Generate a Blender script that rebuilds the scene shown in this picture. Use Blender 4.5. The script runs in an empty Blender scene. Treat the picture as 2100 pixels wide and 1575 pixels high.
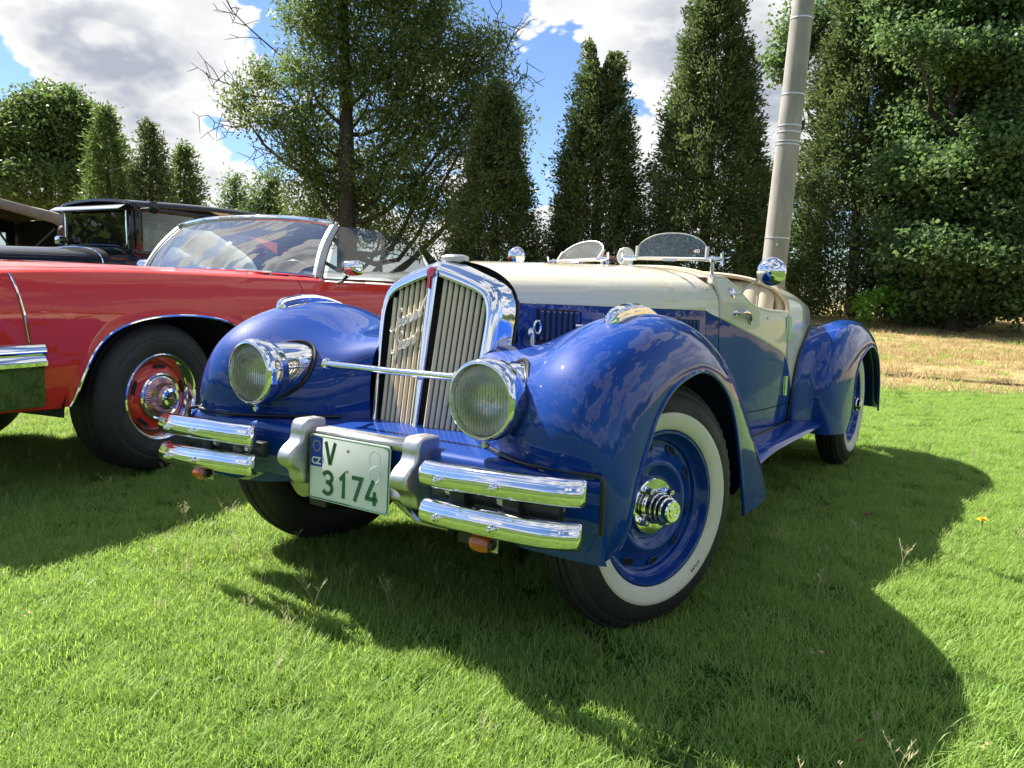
import bpy, bmesh, math, random
import numpy as np
from mathutils import Vector, Matrix, Quaternion

# ------------------------------------------------------------------ camera, sky, sun, exposure
scene = bpy.context.scene
COL = scene.collection
R = math.radians
rng = np.random.default_rng(7)
random.seed(7)

CAM_POS = Vector((2.1663, 1.6853, 0.9969))
CAM_AZ, CAM_PITCH, CAM_ROLL, CAM_F = R(214.42), R(-6.7665), R(1.2174), 1577.98   # focal length in pixels of a 2100 px wide frame
_fw = Vector((math.cos(CAM_AZ) * math.cos(CAM_PITCH), math.sin(CAM_AZ) * math.cos(CAM_PITCH), math.sin(CAM_PITCH)))
_rt = Vector((math.sin(CAM_AZ), -math.cos(CAM_AZ), 0))
_up = _rt.cross(_fw)
RT = _rt * math.cos(CAM_ROLL) + _up * math.sin(CAM_ROLL)
UP = -_rt * math.sin(CAM_ROLL) + _up * math.cos(CAM_ROLL)
FW = _fw
cam_data = bpy.data.cameras.new("camera")
cam_data.sensor_fit = 'HORIZONTAL'
cam_data.sensor_width = 36.0
cam_data.lens = 36.0 * CAM_F / 2100.0
cam_data.clip_start = 0.05
cam_data.clip_end = 5000.0
cam = bpy.data.objects.new("camera", cam_data)
m3 = Matrix((RT, UP, -FW)).transposed()
cam.matrix_world = Matrix.Translation(CAM_POS) @ m3.to_4x4()
COL.objects.link(cam)
scene.camera = cam

def ray(px, py):
    """direction of a pixel of the 2100x1575 photograph, unit depth along the optical axis"""
    return FW + RT * ((px - 1050) / CAM_F) - UP * ((py - 787.5) / CAM_F)

def at_depth(px, py, d):
    return CAM_POS + ray(px, py) * d

SUN_DIR = Vector((-0.03, -0.87, 1.0)).normalized()      # towards the sun
SUN_EL = math.asin(SUN_DIR.z)
sun_data = bpy.data.lights.new("sun", 'SUN')
sun_data.energy = 3.9
sun_data.angle = R(0.55)
sun_data.color = (1.0, 0.95, 0.86)
sun = bpy.data.objects.new("sun", sun_data)
sun.rotation_euler = (-SUN_DIR).to_track_quat('-Z', 'Y').to_euler()
sun.location = (0, -6, 12)
COL.objects.link(sun)

world = bpy.data.worlds.new("World")
scene.world = world
world.use_nodes = True
world.cycles.sampling_method = 'MANUAL'
world.cycles.sample_map_resolution = 512
wn, wl = world.node_tree.nodes, world.node_tree.links
wn.clear()
def W(t, **k):
    n = wn.new(t)
    for a, b in k.items():
        setattr(n, a, b)
    return n
def wmath(op, a, b=None, clamp=False):
    n = W('ShaderNodeMath', operation=op, use_clamp=clamp)
    for i, v in enumerate((a, b)):
        if v is None: continue
        if isinstance(v, (int, float)): n.inputs[i].default_value = v
        else: wl.new(v, n.inputs[i])
    return n.outputs[0]
def wnoise(vec, scale, detail, rough, dist=0.0):
    n = W('ShaderNodeTexNoise')
    n.inputs['Scale'].default_value = scale
    n.inputs['Detail'].default_value = detail
    n.inputs['Roughness'].default_value = rough
    n.inputs['Distortion'].default_value = dist
    wl.new(vec, n.inputs['Vector'])
    return n.outputs[0]
def wrange(v, a, b, c, d, smooth=True):
    n = W('ShaderNodeMapRange')
    n.interpolation_type = 'SMOOTHSTEP' if smooth else 'LINEAR'
    wl.new(v, n.inputs[0])
    for i, x in enumerate((a, b, c, d)): n.inputs[i + 1].default_value = x
    return n.outputs[0]
sky = W('ShaderNodeTexSky', sky_type='NISHITA')
sky.sun_disc = False
sky.sun_elevation = SUN_EL
sky.sun_rotation = R(180)
sky.altitude = 200
sky.air_density = 1.0
sky.dust_density = 0.25
sky.ozone_density = 2.0
tc = W('ShaderNodeTexCoord')
CLOUD = (8.3, 1.1, 4.4)
mp = W('ShaderNodeMapping')
mp.inputs['Scale'].default_value = (1.0, 1.0, 1.75)
mp.inputs['Location'].default_value = CLOUD
wl.new(tc.outputs['Generated'], mp.inputs['Vector'])
mp2 = W('ShaderNodeMapping')                       # the same field a little way towards the sun: thinner cloud there = lit side
mp2.inputs['Scale'].default_value = (1.0, 1.0, 1.75)
mp2.inputs['Location'].default_value = (CLOUD[0], CLOUD[1] - 0.045, CLOUD[2] + 0.09)
wl.new(tc.outputs['Generated'], mp2.inputs['Vector'])
def cloud_field(vec, fine):
    base = wnoise(vec, 2.1, 2.0, 0.5)
    vo = W('ShaderNodeTexVoronoi'); vo.feature = 'F1'
    vo.inputs['Scale'].default_value = 6.5
    vo.inputs['Detail'].default_value = 3.0 if fine else 0.0; vo.inputs['Roughness'].default_value = 0.55; vo.inputs['Lacunarity'].default_value = 2.3
    dist = W('ShaderNodeTexNoise'); dist.inputs['Scale'].default_value = 9.0; dist.inputs['Detail'].default_value = 3.0
    wl.new(vec, dist.inputs['Vector'])
    wv = W('ShaderNodeVectorMath', operation='MULTIPLY_ADD'); wv.inputs[1].default_value = (.05, .05, .05)
    wl.new(dist.outputs['Color'], wv.inputs[0]); wl.new(vec, wv.inputs[2])
    wl.new(wv.outputs[0], vo.inputs['Vector'])
    d = wmath('ADD', base, wmath('MULTIPLY', wmath('SUBTRACT', 0.42, vo.outputs['Distance']), 0.20))
    if fine: d = wmath('ADD', d, wmath('MULTIPLY', wmath('SUBTRACT', wnoise(vec, 14, 5, 0.62), 0.5), 0.045))
    return d, vo.outputs['Distance']
sepz = W('ShaderNodeSeparateXYZ'); wl.new(tc.outputs['Generated'], sepz.inputs[0])
low = wrange(sepz.outputs[2], 0.0, 0.45, 0.165, 0.108)
d1, v1 = cloud_field(mp.outputs[0], True)
d2, v2 = cloud_field(mp2.outputs[0], False)
dens = wmath('ADD', d1, low); dens2 = wmath('ADD', d2, low)
mask = wrange(dens, 0.490, 0.515, 0.0, 1.0)
thick = wrange(dens, 0.51, 0.70, 0.0, 1.0)
lit = wrange(wmath('SUBTRACT', dens, dens2), -0.05, 0.06, 0.0, 1.0)
shade = wmath('MULTIPLY', thick, wmath('SUBTRACT', 1.05, wmath('MULTIPLY', lit, 0.85)), True)
ccol = W('ShaderNodeMixRGB')
ccol.inputs[1].default_value = (5.3, 5.3, 5.27, 1)
ccol.inputs[2].default_value = (2.4, 2.62, 3.05, 1)
wl.new(shade, ccol.inputs[0])
skymix = W('ShaderNodeMixRGB')
wl.new(mask, skymix.inputs[0])
skyboost = W('ShaderNodeMixRGB', blend_type='MULTIPLY')
skyboost.inputs[0].default_value = 1.0
skyboost.inputs[2].default_value = (0.66, 0.74, 0.88, 1)
wl.new(sky.outputs[0], skyboost.inputs[1])
wl.new(skyboost.outputs[0], skymix.inputs[1])
wl.new(ccol.outputs[0], skymix.inputs[2])
bg = W('ShaderNodeBackground')
bg.inputs['Strength'].default_value = 0.058
wl.new(skymix.outputs[0], bg.inputs['Color'])
wo = W('ShaderNodeOutputWorld')
wl.new(bg.outputs[0], wo.inputs['Surface'])

scene.view_settings.view_transform = 'Standard'
scene.view_settings.look = 'None'
scene.view_settings.gamma = 1.0
scene.view_settings.use_curve_mapping = False
scene.view_settings.exposure = 1.78
scene.render.engine = 'CYCLES'
scene.cycles.max_bounces = 10
scene.cycles.transparent_max_bounces = 24
scene.cycles.caustics_reflective = False
scene.cycles.caustics_refractive = False
scene.cycles.sample_clamp_indirect = 6.0
scene.cycles.use_denoising = True

# ------------------------------------------------------------------ materials
MATS = {}
def new_mat(name):
    m = bpy.data.materials.new(name)
    m.use_nodes = True
    nt = m.node_tree
    b = nt.nodes['Principled BSDF']
    MATS[name] = m
    return m, nt, b
def nnoise(nt, scale, detail=4, rough=0.5, coord='Object', stretch=None):
    t = nt.nodes.new('ShaderNodeTexCoord')
    v = t.outputs[coord]
    if stretch:
        mpn = nt.nodes.new('ShaderNodeMapping')
        mpn.inputs['Scale'].default_value = stretch
        nt.links.new(v, mpn.inputs['Vector']); v = mpn.outputs[0]
    n = nt.nodes.new('ShaderNodeTexNoise')
    n.inputs['Scale'].default_value = scale
    n.inputs['Detail'].default_value = detail
    n.inputs['Roughness'].default_value = rough
    nt.links.new(v, n.inputs['Vector'])
    return n.outputs[0]
def nramp(nt, fac, stops):
    r = nt.nodes.new('ShaderNodeValToRGB')
    e = r.color_ramp.elements
    while len(e) < len(stops): e.new(0.5)
    for el, (p, c) in zip(e, stops):
        el.position = p; el.color = (*c, 1)
    nt.links.new(fac, r.inputs[0])
    return r.outputs[0]
def nbump(nt, b, h, strength, dist=0.01):
    n = nt.nodes.new('ShaderNodeBump')
    n.inputs['Strength'].default_value = strength
    n.inputs['Distance'].default_value = dist
    nt.links.new(h, n.inputs['Height'])
    nt.links.new(n.outputs[0], b.inputs['Normal'])
def nmap(nt, v, a, b_, c, d):
    n = nt.nodes.new('ShaderNodeMapRange')
    for i, x in enumerate((a, b_, c, d)): n.inputs[i + 1].default_value = x
    nt.links.new(v, n.inputs[0])
    return n.outputs[0]
def simple(name, col, rough=0.5, metal=0.0, coat=0.0, coat_rough=0.03, spec=0.5, var=0.0, vscale=12, bump=0.0, bscale=60, rvar=0.0, stretch=None):
    m, nt, b = new_mat(name)
    b.inputs['Base Color'].default_value = (*col, 1)
    b.inputs['Roughness'].default_value = rough
    b.inputs['Metallic'].default_value = metal
    b.inputs['Coat Weight'].default_value = coat
    b.inputs['Coat Roughness'].default_value = coat_rough
    b.inputs['Specular IOR Level'].default_value = spec
    if var:
        f = nnoise(nt, vscale, 5, 0.6, stretch=stretch)
        nt.links.new(nramp(nt, f, [(0.3, tuple(c * (1 - var) for c in col)), (0.7, tuple(min(1, c * (1 + var)) for c in col))]), b.inputs['Base Color'])
    if rvar:
        nt.links.new(nmap(nt, nnoise(nt, vscale * 1.7, 5, 0.65, stretch=stretch), 0.3, 0.7, max(0, rough - rvar), rough + rvar), b.inputs['Roughness'])
    if bump:
        nbump(nt, b, nnoise(nt, bscale, 4, 0.6, stretch=stretch), bump, 0.004)
    return m
def paint(name, col, flake=0.0, dust=0.02):
    """glossy coated body paint with the faint waviness and dust of a hand-finished panel"""
    m, nt, b = new_mat(name)
    b.inputs['Base Color'].default_value = (*col, 1)
    b.inputs['Roughness'].default_value = 0.5
    b.inputs['Specular IOR Level'].default_value = 0.08
    b.inputs['Coat Weight'].default_value = 1.0
    b.inputs['Coat IOR'].default_value = 1.47
    b.inputs['Metallic'].default_value = flake
    d = nnoise(nt, 35, 6, 0.7)
    nt.links.new(nmap(nt, d, 0.45, 0.85, 0.012, 0.012 + dust * 3), b.inputs['Coat Roughness'])
    w = nnoise(nt, 7, 3, 0.45)
    bm_ = nt.nodes.new('ShaderNodeBump')
    bm_.inputs['Strength'].default_value = 0.05
    bm_.inputs['Distance'].default_value = 0.02
    nt.links.new(w, bm_.inputs['Height'])
    nt.links.new(bm_.outputs[0], b.inputs['Coat Normal'])
    return m
paint('blue_paint', (0.003, 0.042, 0.255))
paint('cream_paint', (0.77, 0.71, 0.55))
paint('red_paint', (0.66, 0.036, 0.026))
paint('black_paint', (0.006, 0.007, 0.009))
simple('chrome', (0.86, 0.86, 0.87), 0.045, 1.0, rvar=0.03, vscale=18)
simple('satin_aluminium', (0.56, 0.56, 0.55), 0.42, 1.0, rvar=0.08, vscale=30, bump=0.06, bscale=120)
simple('steel', (0.42, 0.42, 0.43), 0.3, 1.0, rvar=0.1)
simple('dark_steel', (0.05, 0.05, 0.055), 0.45, 0.6, rvar=0.1)
simple('rubber', (0.017, 0.017, 0.018), 0.62, var=0.25, vscale=9, bump=0.12, bscale=90, rvar=0.1)
simple('rubber_seal', (0.012, 0.012, 0.013), 0.4)
simple('whitewall', (0.70, 0.66, 0.54), 0.55, var=0.07, vscale=14, bump=0.05, bscale=40)
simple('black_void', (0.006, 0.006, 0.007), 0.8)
simple('grille_cream', (0.80, 0.68, 0.46), 0.4, coat=0.15, var=0.06, vscale=20)
simple('silver_paint', (0.66, 0.64, 0.58), 0.3, 0.35, coat=0.4)
simple('enamel_red', (0.33, 0.012, 0.02), 0.25, coat=1.0)
simple('plate_white', (0.74, 0.76, 0.70), 0.4, var=0.03, vscale=30)
simple('plate_green', (0.016, 0.12, 0.05), 0.45)
simple('plate_blue', (0.012, 0.05, 0.36), 0.4)
simple('plate_yellow', (0.75, 0.55, 0.03), 0.5)
simple('print_white', (0.78, 0.78, 0.78), 0.5)
simple('print_dark', (0.05, 0.045, 0.04), 0.5)
simple('cream_leather', (0.62, 0.52, 0.36), 0.48, var=0.08, vscale=10, bump=0.12, bscale=140)
simple('white_vinyl', (0.66, 0.66, 0.62), 0.4, var=0.05, bump=0.08, bscale=120)
simple('brown_wood', (0.10, 0.035, 0.016), 0.3, coat=0.6, var=0.3, vscale=18)
simple('carpet', (0.03, 0.026, 0.024), 0.9, var=0.3, vscale=60)
simple('tan_canvas', (0.27, 0.225, 0.18), 0.85, var=0.14, vscale=9, bump=0.2, bscale=160)
simple('dark_canvas', (0.02, 0.018, 0.018), 0.9)
simple('concrete', (0.29, 0.28, 0.255), 0.85, var=0.26, vscale=6, bump=0.25, bscale=50, stretch=(1, 1, 0.25))
simple('galvanised', (0.62, 0.63, 0.64), 0.42, 0.7, rvar=0.1)
simple('brown_jacket', (0.10, 0.062, 0.048), 0.9, var=0.2, vscale=20, bump=0.3, bscale=50)
simple('skin', (0.52, 0.31, 0.23), 0.55, var=0.08, vscale=16)
simple('dark_hair', (0.022, 0.014, 0.010), 0.6, bump=0.5, bscale=70)
simple('brown_hair', (0.13, 0.058, 0.026), 0.55, bump=0.5, bscale=70)
simple('bulb_glass', (0.85, 0.82, 0.7), 0.15, coat=0.5)
simple('badge_black', (0.01, 0.01, 0.012), 0.2, coat=1.0)
simple('dandelion_yellow', (0.80, 0.48, 0.01), 0.7)
simple('dead_leaf', (0.16, 0.062, 0.025), 0.75, var=0.35, vscale=40)
simple('pale_leaf', (0.42, 0.26, 0.15), 0.75, var=0.25, vscale=40)
simple('red_cloth', (0.42, 0.01, 0.015), 0.8)

def thin_glass(name, tint, refl=1.0, rough=0.01, haze=0.0, ior=1.5):
    m = bpy.data.materials.new(name); m.use_nodes = True
    nt = m.node_tree; nt.nodes.clear()
    o = nt.nodes.new('ShaderNodeOutputMaterial')
    tr = nt.nodes.new('ShaderNodeBsdfTransparent'); tr.inputs[0].default_value = (*tint, 1)
    gl = nt.nodes.new('ShaderNodeBsdfGlossy'); gl.inputs['Roughness'].default_value = rough
    gl.inputs[0].default_value = (refl, refl, refl, 1)
    fr = nt.nodes.new('ShaderNodeFresnel'); fr.inputs[0].default_value = ior
    mx = nt.nodes.new('ShaderNodeMixShader')
    nt.links.new(fr.outputs[0], mx.inputs[0]); nt.links.new(tr.outputs[0], mx.inputs[1]); nt.links.new(gl.outputs[0], mx.inputs[2])
    last = mx.outputs[0]
    if haze:
        df = nt.nodes.new('ShaderNodeBsdfDiffuse'); df.inputs[0].default_value = (0.8, 0.8, 0.78, 1)
        tl = nt.nodes.new('ShaderNodeBsdfTranslucent'); tl.inputs[0].default_value = (0.8, 0.8, 0.78, 1)
        ad = nt.nodes.new('ShaderNodeMixShader'); ad.inputs[0].default_value = 0.5
        nt.links.new(df.outputs[0], ad.inputs[1]); nt.links.new(tl.outputs[0], ad.inputs[2])
        t = nt.nodes.new('ShaderNodeTexCoord'); nz = nt.nodes.new('ShaderNodeTexNoise')
        nz.inputs['Scale'].default_value = 60; nz.inputs['Detail'].default_value = 8; nz.inputs['Roughness'].default_value = 0.75
        nt.links.new(t.outputs['Object'], nz.inputs['Vector'])
        mr = nmap(nt, nz.outputs[0], 0.35, 0.75, haze * 0.4, haze * 2.0)
        m2 = nt.nodes.new('ShaderNodeMixShader')
        nt.links.new(mr, m2.inputs[0]); nt.links.new(last, m2.inputs[1]); nt.links.new(ad.outputs[0], m2.inputs[2])
        last = m2.outputs[0]
    nt.links.new(last, o.inputs[0])
    MATS[name] = m
    return m
thin_glass('screen_glass', (0.80, 0.90, 0.88), haze=0.07, ior=1.55)
thin_glass('car_glass', (0.30, 0.36, 0.36), haze=0.08, ior=4.2)
thin_glass('side_glass', (0.45, 0.50, 0.50), haze=0.008, ior=1.6)
thin_glass('sedan_glass', (0.70, 0.78, 0.76), haze=0.008, ior=1.45)
def solid_glass(name, col, ior, rough=0.0):
    m = bpy.data.materials.new(name); m.use_nodes = True
    nt = m.node_tree; nt.nodes.clear()
    o = nt.nodes.new('ShaderNodeOutputMaterial'); g = nt.nodes.new('ShaderNodeBsdfGlass')
    g.inputs['Color'].default_value = (*col, 1); g.inputs['Roughness'].default_value = rough; g.inputs['IOR'].default_value = ior
    nt.links.new(g.outputs[0], o.inputs[0]); MATS[name] = m
thin_glass('lens_glass', (0.97, 0.96, 0.92), rough=0.03, haze=0.17, ior=1.5)
thin_glass('flute_glass', (0.75, 0.74, 0.68), rough=0.1, haze=0.12, ior=2.2)
m, nt, b = new_mat('amber_glass')
b.inputs['Base Color'].default_value = (0.78, 0.16, 0.012, 1); b.inputs['Roughness'].default_value = 0.12; b.inputs['Coat Weight'].default_value = 0.8
b.inputs['Transmission Weight'].default_value = 0.45; b.inputs['Subsurface Weight'].default_value = 0.3; b.inputs['Subsurface Radius'].default_value = (0.02, 0.008, 0.002)
simple('reflector', (0.95, 0.94, 0.90), 0.32, 1.0)
simple('script_silver', (0.78, 0.78, 0.76), 0.3, 0.2, coat=0.6)
simple('hood_cover', (0.05, 0.05, 0.052), 0.6)

def leaf_mat(name, c_dark, c_light, trans=0.35, gloss=0.35, patch=1.2):
    m = bpy.data.materials.new(name); m.use_nodes = True
    nt = m.node_tree; b = nt.nodes['Principled BSDF']
    o = nt.nodes['Material Output']
    g = nt.nodes.new('ShaderNodeNewGeometry')
    oi = nt.nodes.new('ShaderNodeObjectInfo')
    a = nt.nodes.new('ShaderNodeMath'); a.operation = 'ADD'
    nt.links.new(g.outputs['Random Per Island'], a.inputs[0]); nt.links.new(oi.outputs['Random'], a.inputs[1])
    fr = nt.nodes.new('ShaderNodeMath'); fr.operation = 'FRACT'; nt.links.new(a.outputs[0], fr.inputs[0])
    pn = nnoise(nt, patch, 3, 0.5)
    mx = nt.nodes.new('ShaderNodeMath'); mx.operation = 'MULTIPLY_ADD'
    nt.links.new(fr.outputs[0], mx.inputs[0]); mx.inputs[1].default_value = 0.55
    sb = nt.nodes.new('ShaderNodeMath'); sb.operation = 'MULTIPLY_ADD'; nt.links.new(pn, sb.inputs[0]); sb.inputs[1].default_value = 0.9; sb.inputs[2].default_value = -0.22
    nt.links.new(sb.outputs[0], mx.inputs[2])
    colr = nramp(nt, mx.outputs[0], [(0.05, c_dark), (0.95, c_light)])
    nt.links.new(colr, b.inputs['Base Color'])
    b.inputs['Roughness'].default_value = 0.5
    b.inputs['Specular IOR Level'].default_value = gloss
    tl = nt.nodes.new('ShaderNodeBsdfTranslucent')
    hs = nt.nodes.new('ShaderNodeHueSaturation'); hs.inputs['Hue'].default_value = 0.485; hs.inputs['Saturation'].default_value = 1.08; hs.inputs['Value'].default_value = 1.5
    nt.links.new(colr, hs.inputs['Color']); nt.links.new(hs.outputs[0], tl.inputs[0])
    ms = nt.nodes.new('ShaderNodeMixShader'); ms.inputs[0].default_value = trans
    nt.links.new(b.outputs[0], ms.inputs[1]); nt.links.new(tl.outputs[0], ms.inputs[2])
    nt.links.new(ms.outputs[0], o.inputs[0])
    MATS[name] = m
    return m
leaf_mat('grass_blade', (0.15, 0.265, 0.050), (0.39, 0.53, 0.145), trans=0.45, gloss=0.3, patch=0.9)
leaf_mat('hay_blade', (0.30, 0.23, 0.10), (0.60, 0.48, 0.25), trans=0.25, gloss=0.2)
leaf_mat('seed_head', (0.34, 0.34, 0.17), (0.55, 0.52, 0.32), trans=0.3, gloss=0.2)
leaf_mat('thuja_leaf', (0.035, 0.068, 0.028), (0.145, 0.195, 0.070), trans=0.35, gloss=0.3, patch=1.0)
leaf_mat('ash_leaf', (0.050, 0.095, 0.030), (0.17, 0.235, 0.065), trans=0.45, gloss=0.35, patch=0.8)
leaf_mat('linden_leaf', (0.042, 0.095, 0.038), (0.16, 0.245, 0.085), trans=0.45, gloss=0.4, patch=0.7)
leaf_mat('far_leaf', (0.045, 0.09, 0.03), (0.15, 0.22, 0.065), trans=0.45, gloss=0.35, patch=0.8)
leaf_mat('young_leaf', (0.06, 0.12, 0.04), (0.16, 0.24, 0.09), trans=0.4, gloss=0.3)
leaf_mat('weed_leaf', (0.07, 0.19, 0.02), (0.19, 0.36, 0.05), trans=0.4, gloss=0.3)
simple('bark', (0.045, 0.036, 0.028), 0.9, var=0.4, vscale=9, bump=0.6, bscale=25, stretch=(1, 1, 0.2))

# ------------------------------------------------------------------ mesh helpers
def catmull(pts, n):
    """n samples of a smooth curve through pts (rows of any width)"""
    P = np.asarray(pts, float)
    d = np.r_[0, np.cumsum(np.linalg.norm(np.diff(P, axis=0), axis=1) ** 0.5)]
    t = np.linspace(0, d[-1], n)
    out = np.empty((n, P.shape[1]))
    m = np.empty_like(P)
    for i in range(len(P)):
        a, b_ = max(i - 1, 0), min(i + 1, len(P) - 1)
        m[i] = (P[b_] - P[a]) / max(d[b_] - d[a], 1e-9)
    for k, tt in enumerate(t):
        i = min(max(np.searchsorted(d, tt) - 1, 0), len(P) - 2)
        h = d[i + 1] - d[i]; u = (tt - d[i]) / h
        out[k] = ((2*u**3 - 3*u*u + 1) * P[i] + (u**3 - 2*u*u + u) * h * m[i] + (-2*u**3 + 3*u*u) * P[i + 1] + (u**3 - u*u) * h * m[i + 1])
    return out
def table(xs, ys):
    """smooth monotone-ish lookup through (xs, ys), xs increasing"""
    xs = np.asarray(xs, float); ys = np.asarray(ys, float)
    d = np.diff(ys) / np.diff(xs)
    m = np.r_[d[0], np.where(d[:-1] * d[1:] > 0, 2 * d[:-1] * d[1:] / (d[:-1] + d[1:] + 1e-12), 0), d[-1]]
    def f(x):
        x = min(max(x, xs[0]), xs[-1])
        i = min(max(int(np.searchsorted(xs, x)) - 1, 0), len(xs) - 2)
        h = xs[i + 1] - xs[i]; u = (x - xs[i]) / h
        return float((2*u**3 - 3*u*u + 1) * ys[i] + (u**3 - 2*u*u + u) * h * m[i] + (-2*u**3 + 3*u*u) * ys[i + 1] + (u**3 - u*u) * h * m[i + 1])
    return f

class MB:
    def __init__(self):
        self.v, self.f = [], []
    def add(self, v, f):
        o = len(self.v)
        self.v += [tuple(map(float, p)) for p in v]
        self.f += [tuple(i + o for i in q) for q in f]
        return self
    def grid(self, P, cu=False, cv=False, flip=False):
        m, n = len(P), len(P[0])
        v = [p for row in P for p in row]
        f = []
        for i in range(m if cu else m - 1):
            for j in range(n if cv else n - 1):
                a, b_, c_, d = i * n + j, i * n + (j + 1) % n, ((i + 1) % m) * n + (j + 1) % n, ((i + 1) % m) * n + j
                f.append((a, d, c_, b_) if flip else (a, b_, c_, d))
        return self.add(v, f)
    def box(self, c, s, M=None):
        v = []
        for x in (-.5, .5):
            for y in (-.5, .5):
                for z in (-.5, .5):
                    p = Vector((x * s[0], y * s[1], z * s[2]))
                    if M is not None: p = M @ p
                    v.append((p.x + c[0], p.y + c[1], p.z + c[2]))
        return self.add(v, [(0, 1, 3, 2), (4, 6, 7, 5), (0, 4, 5, 1), (2, 3, 7, 6), (0, 2, 6, 4), (1, 5, 7, 3)])
    def tube(self, path, r, n=10, caps=True, flat=1.0, up=(0, 0, 1)):
        P = [Vector(p) for p in path]
        rr = r if hasattr(r, '__len__') else [r] * len(P)
        rows = []
        prev = None
        for i, p in enumerate(P):
            t = (P[min(i + 1, len(P) - 1)] - P[max(i - 1, 0)])
            t = t.normalized() if t.length > 1e-9 else Vector((0, 0, 1))
            a = Vector(up) if prev is None else prev
            u = a - t * a.dot(t)
            if u.length < 1e-4: u = t.orthogonal()
            u.normalize(); w = t.cross(u); prev = u
            rows.append([tuple(p + (u * math.cos(k * 2 * math.pi / n) * flat + w * math.sin(k * 2 * math.pi / n)) * rr[i]) for k in range(n)])
        o = len(self.v)
        self.grid(rows, cv=True)
        if caps:
            self.f.append(tuple(o + k for k in reversed(range(n))))
            self.f.append(tuple(o + (len(P) - 1) * n + k for k in range(n)))
        return self
    def lathe(self, prof, c=(0, 0, 0), axis=(0, 0, 1), n=32, caps=True, up=None, a0=0.0):
        """prof = [(radius, distance along axis)]"""
        ax = Vector(axis).normalized()
        u = Vector(up) if up else ax.orthogonal()
        u = (u - ax * u.dot(ax)).normalized(); w = ax.cross(u)
        C = Vector(c)
        rows = []
        for r, h in prof:
            rows.append([tuple(C + ax * h + (u * math.cos(a0 + k * 2 * math.pi / n) + w * math.sin(a0 + k * 2 * math.pi / n)) * max(r, 1e-5)) for k in range(n)])
        o = len(self.v)
        self.grid(rows, cv=True)
        if caps:
            if prof[0][0] > 1e-4: self.f.append(tuple(o + k for k in reversed(range(n))))
            if prof[-1][0] > 1e-4: self.f.append(tuple(o + (len(prof) - 1) * n + k for k in range(n)))
        return self
    def prism(self, outline, vec):
        n = len(outline); vec = Vector(vec)
        v = [tuple(p) for p in outline] + [tuple(Vector(p) + vec) for p in outline]
        f = [tuple(reversed(range(n))), tuple(range(n, 2 * n))] + [(i, (i + 1) % n, n + (i + 1) % n, n + i) for i in range(n)]
        return self.add(v, f)
    def ball(self, c, r, n=14, m=8, s=(1, 1, 1)):
        rows = []
        for i in range(m + 1):
            a = -math.pi / 2 + math.pi * i / m
            rows.append([(c[0] + r * s[0] * math.cos(a) * math.cos(2 * math.pi * k / n), c[1] + r * s[1] * math.cos(a) * math.sin(2 * math.pi * k / n), c[2] + r * s[2] * math.sin(a)) for k in range(n)])
        return self.grid(rows, cv=True)
    def mirrored(self):
        o = MB(); o.v = [(x, -y, z) for x, y, z in self.v]; o.f = [tuple(reversed(q)) for q in self.f]
        return o
    def build(self, name, mat, parent=None, bevel=0.0, seg=2, sharp=35, solid=0.0, sub=0, loc=None, recalc=True, smooth=True):
        me = bpy.data.meshes.new(name)
        me.from_pydata(self.v, [], self.f)
        if bevel or recalc:
            bm = bmesh.new(); bm.from_mesh(me)
            bmesh.ops.remove_doubles(bm, verts=bm.verts, dist=1e-5)
            if recalc: bmesh.ops.recalc_face_normals(bm, faces=bm.faces)
            if bevel:
                ed = [e for e in bm.edges if len(e.link_faces) == 2 and e.calc_face_angle(0) > R(30)]
                bmesh.ops.bevel(bm, geom=ed, offset=bevel, segments=seg, profile=0.5, affect='EDGES', clamp_overlap=True)
            bm.to_mesh(me); bm.free()
        if smooth:
            me.polygons.foreach_set('use_smooth', [True] * len(me.polygons))
            me.set_sharp_from_angle(angle=R(sharp))
        me.materials.append(MATS[mat])
        o = bpy.data.objects.new(name, me)
        COL.objects.link(o)
        if parent is not None: o.parent = parent
        if loc is not None: o.location = loc
        if solid:
            md = o.modifiers.new('thickness', 'SOLIDIFY'); md.thickness = abs(solid); md.offset = -1 if solid > 0 else 1
        if sub:
            md = o.modifiers.new('smooth', 'SUBSURF'); md.levels = sub; md.render_levels = sub
        return o

def tag(o, label=None, cat=None, group=None, kind=None):
    if label: o['label'] = label
    if cat: o['category'] = cat
    if group: o['group'] = group
    if kind: o['kind'] = kind
    return o
def thing(name, label, cat, loc=(0, 0, 0), rz=0.0, group=None):
    o = bpy.data.objects.new(name, None)
    o.empty_display_size = 0.2
    o.location = loc; o.rotation_euler = (0, 0, rz)
    COL.objects.link(o)
    return tag(o, label, cat, group)
def text_mesh(s, size, extrude=0.002, xscale=1.0, shear=0.0, bold=0.0):
    cu = bpy.data.curves.new('lettering', 'FONT')
    cu.body = s; cu.size = size; cu.extrude = extrude; cu.shear = shear; cu.offset = bold
    cu.align_x = 'CENTER'; cu.align_y = 'CENTER'; cu.resolution_u = 6
    o = bpy.data.objects.new('lettering', cu)
    COL.objects.link(o)
    dg = bpy.context.evaluated_depsgraph_get()
    me = o.evaluated_get(dg).to_mesh()
    v = [(p.co.x * xscale, p.co.y, p.co.z) for p in me.vertices]
    f = [tuple(q.vertices) for q in me.polygons]
    o.evaluated_get(dg).to_mesh_clear()
    bpy.data.objects.remove(o); bpy.data.curves.remove(cu)
    b = MB(); b.v = v; b.f = f
    return b
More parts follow.
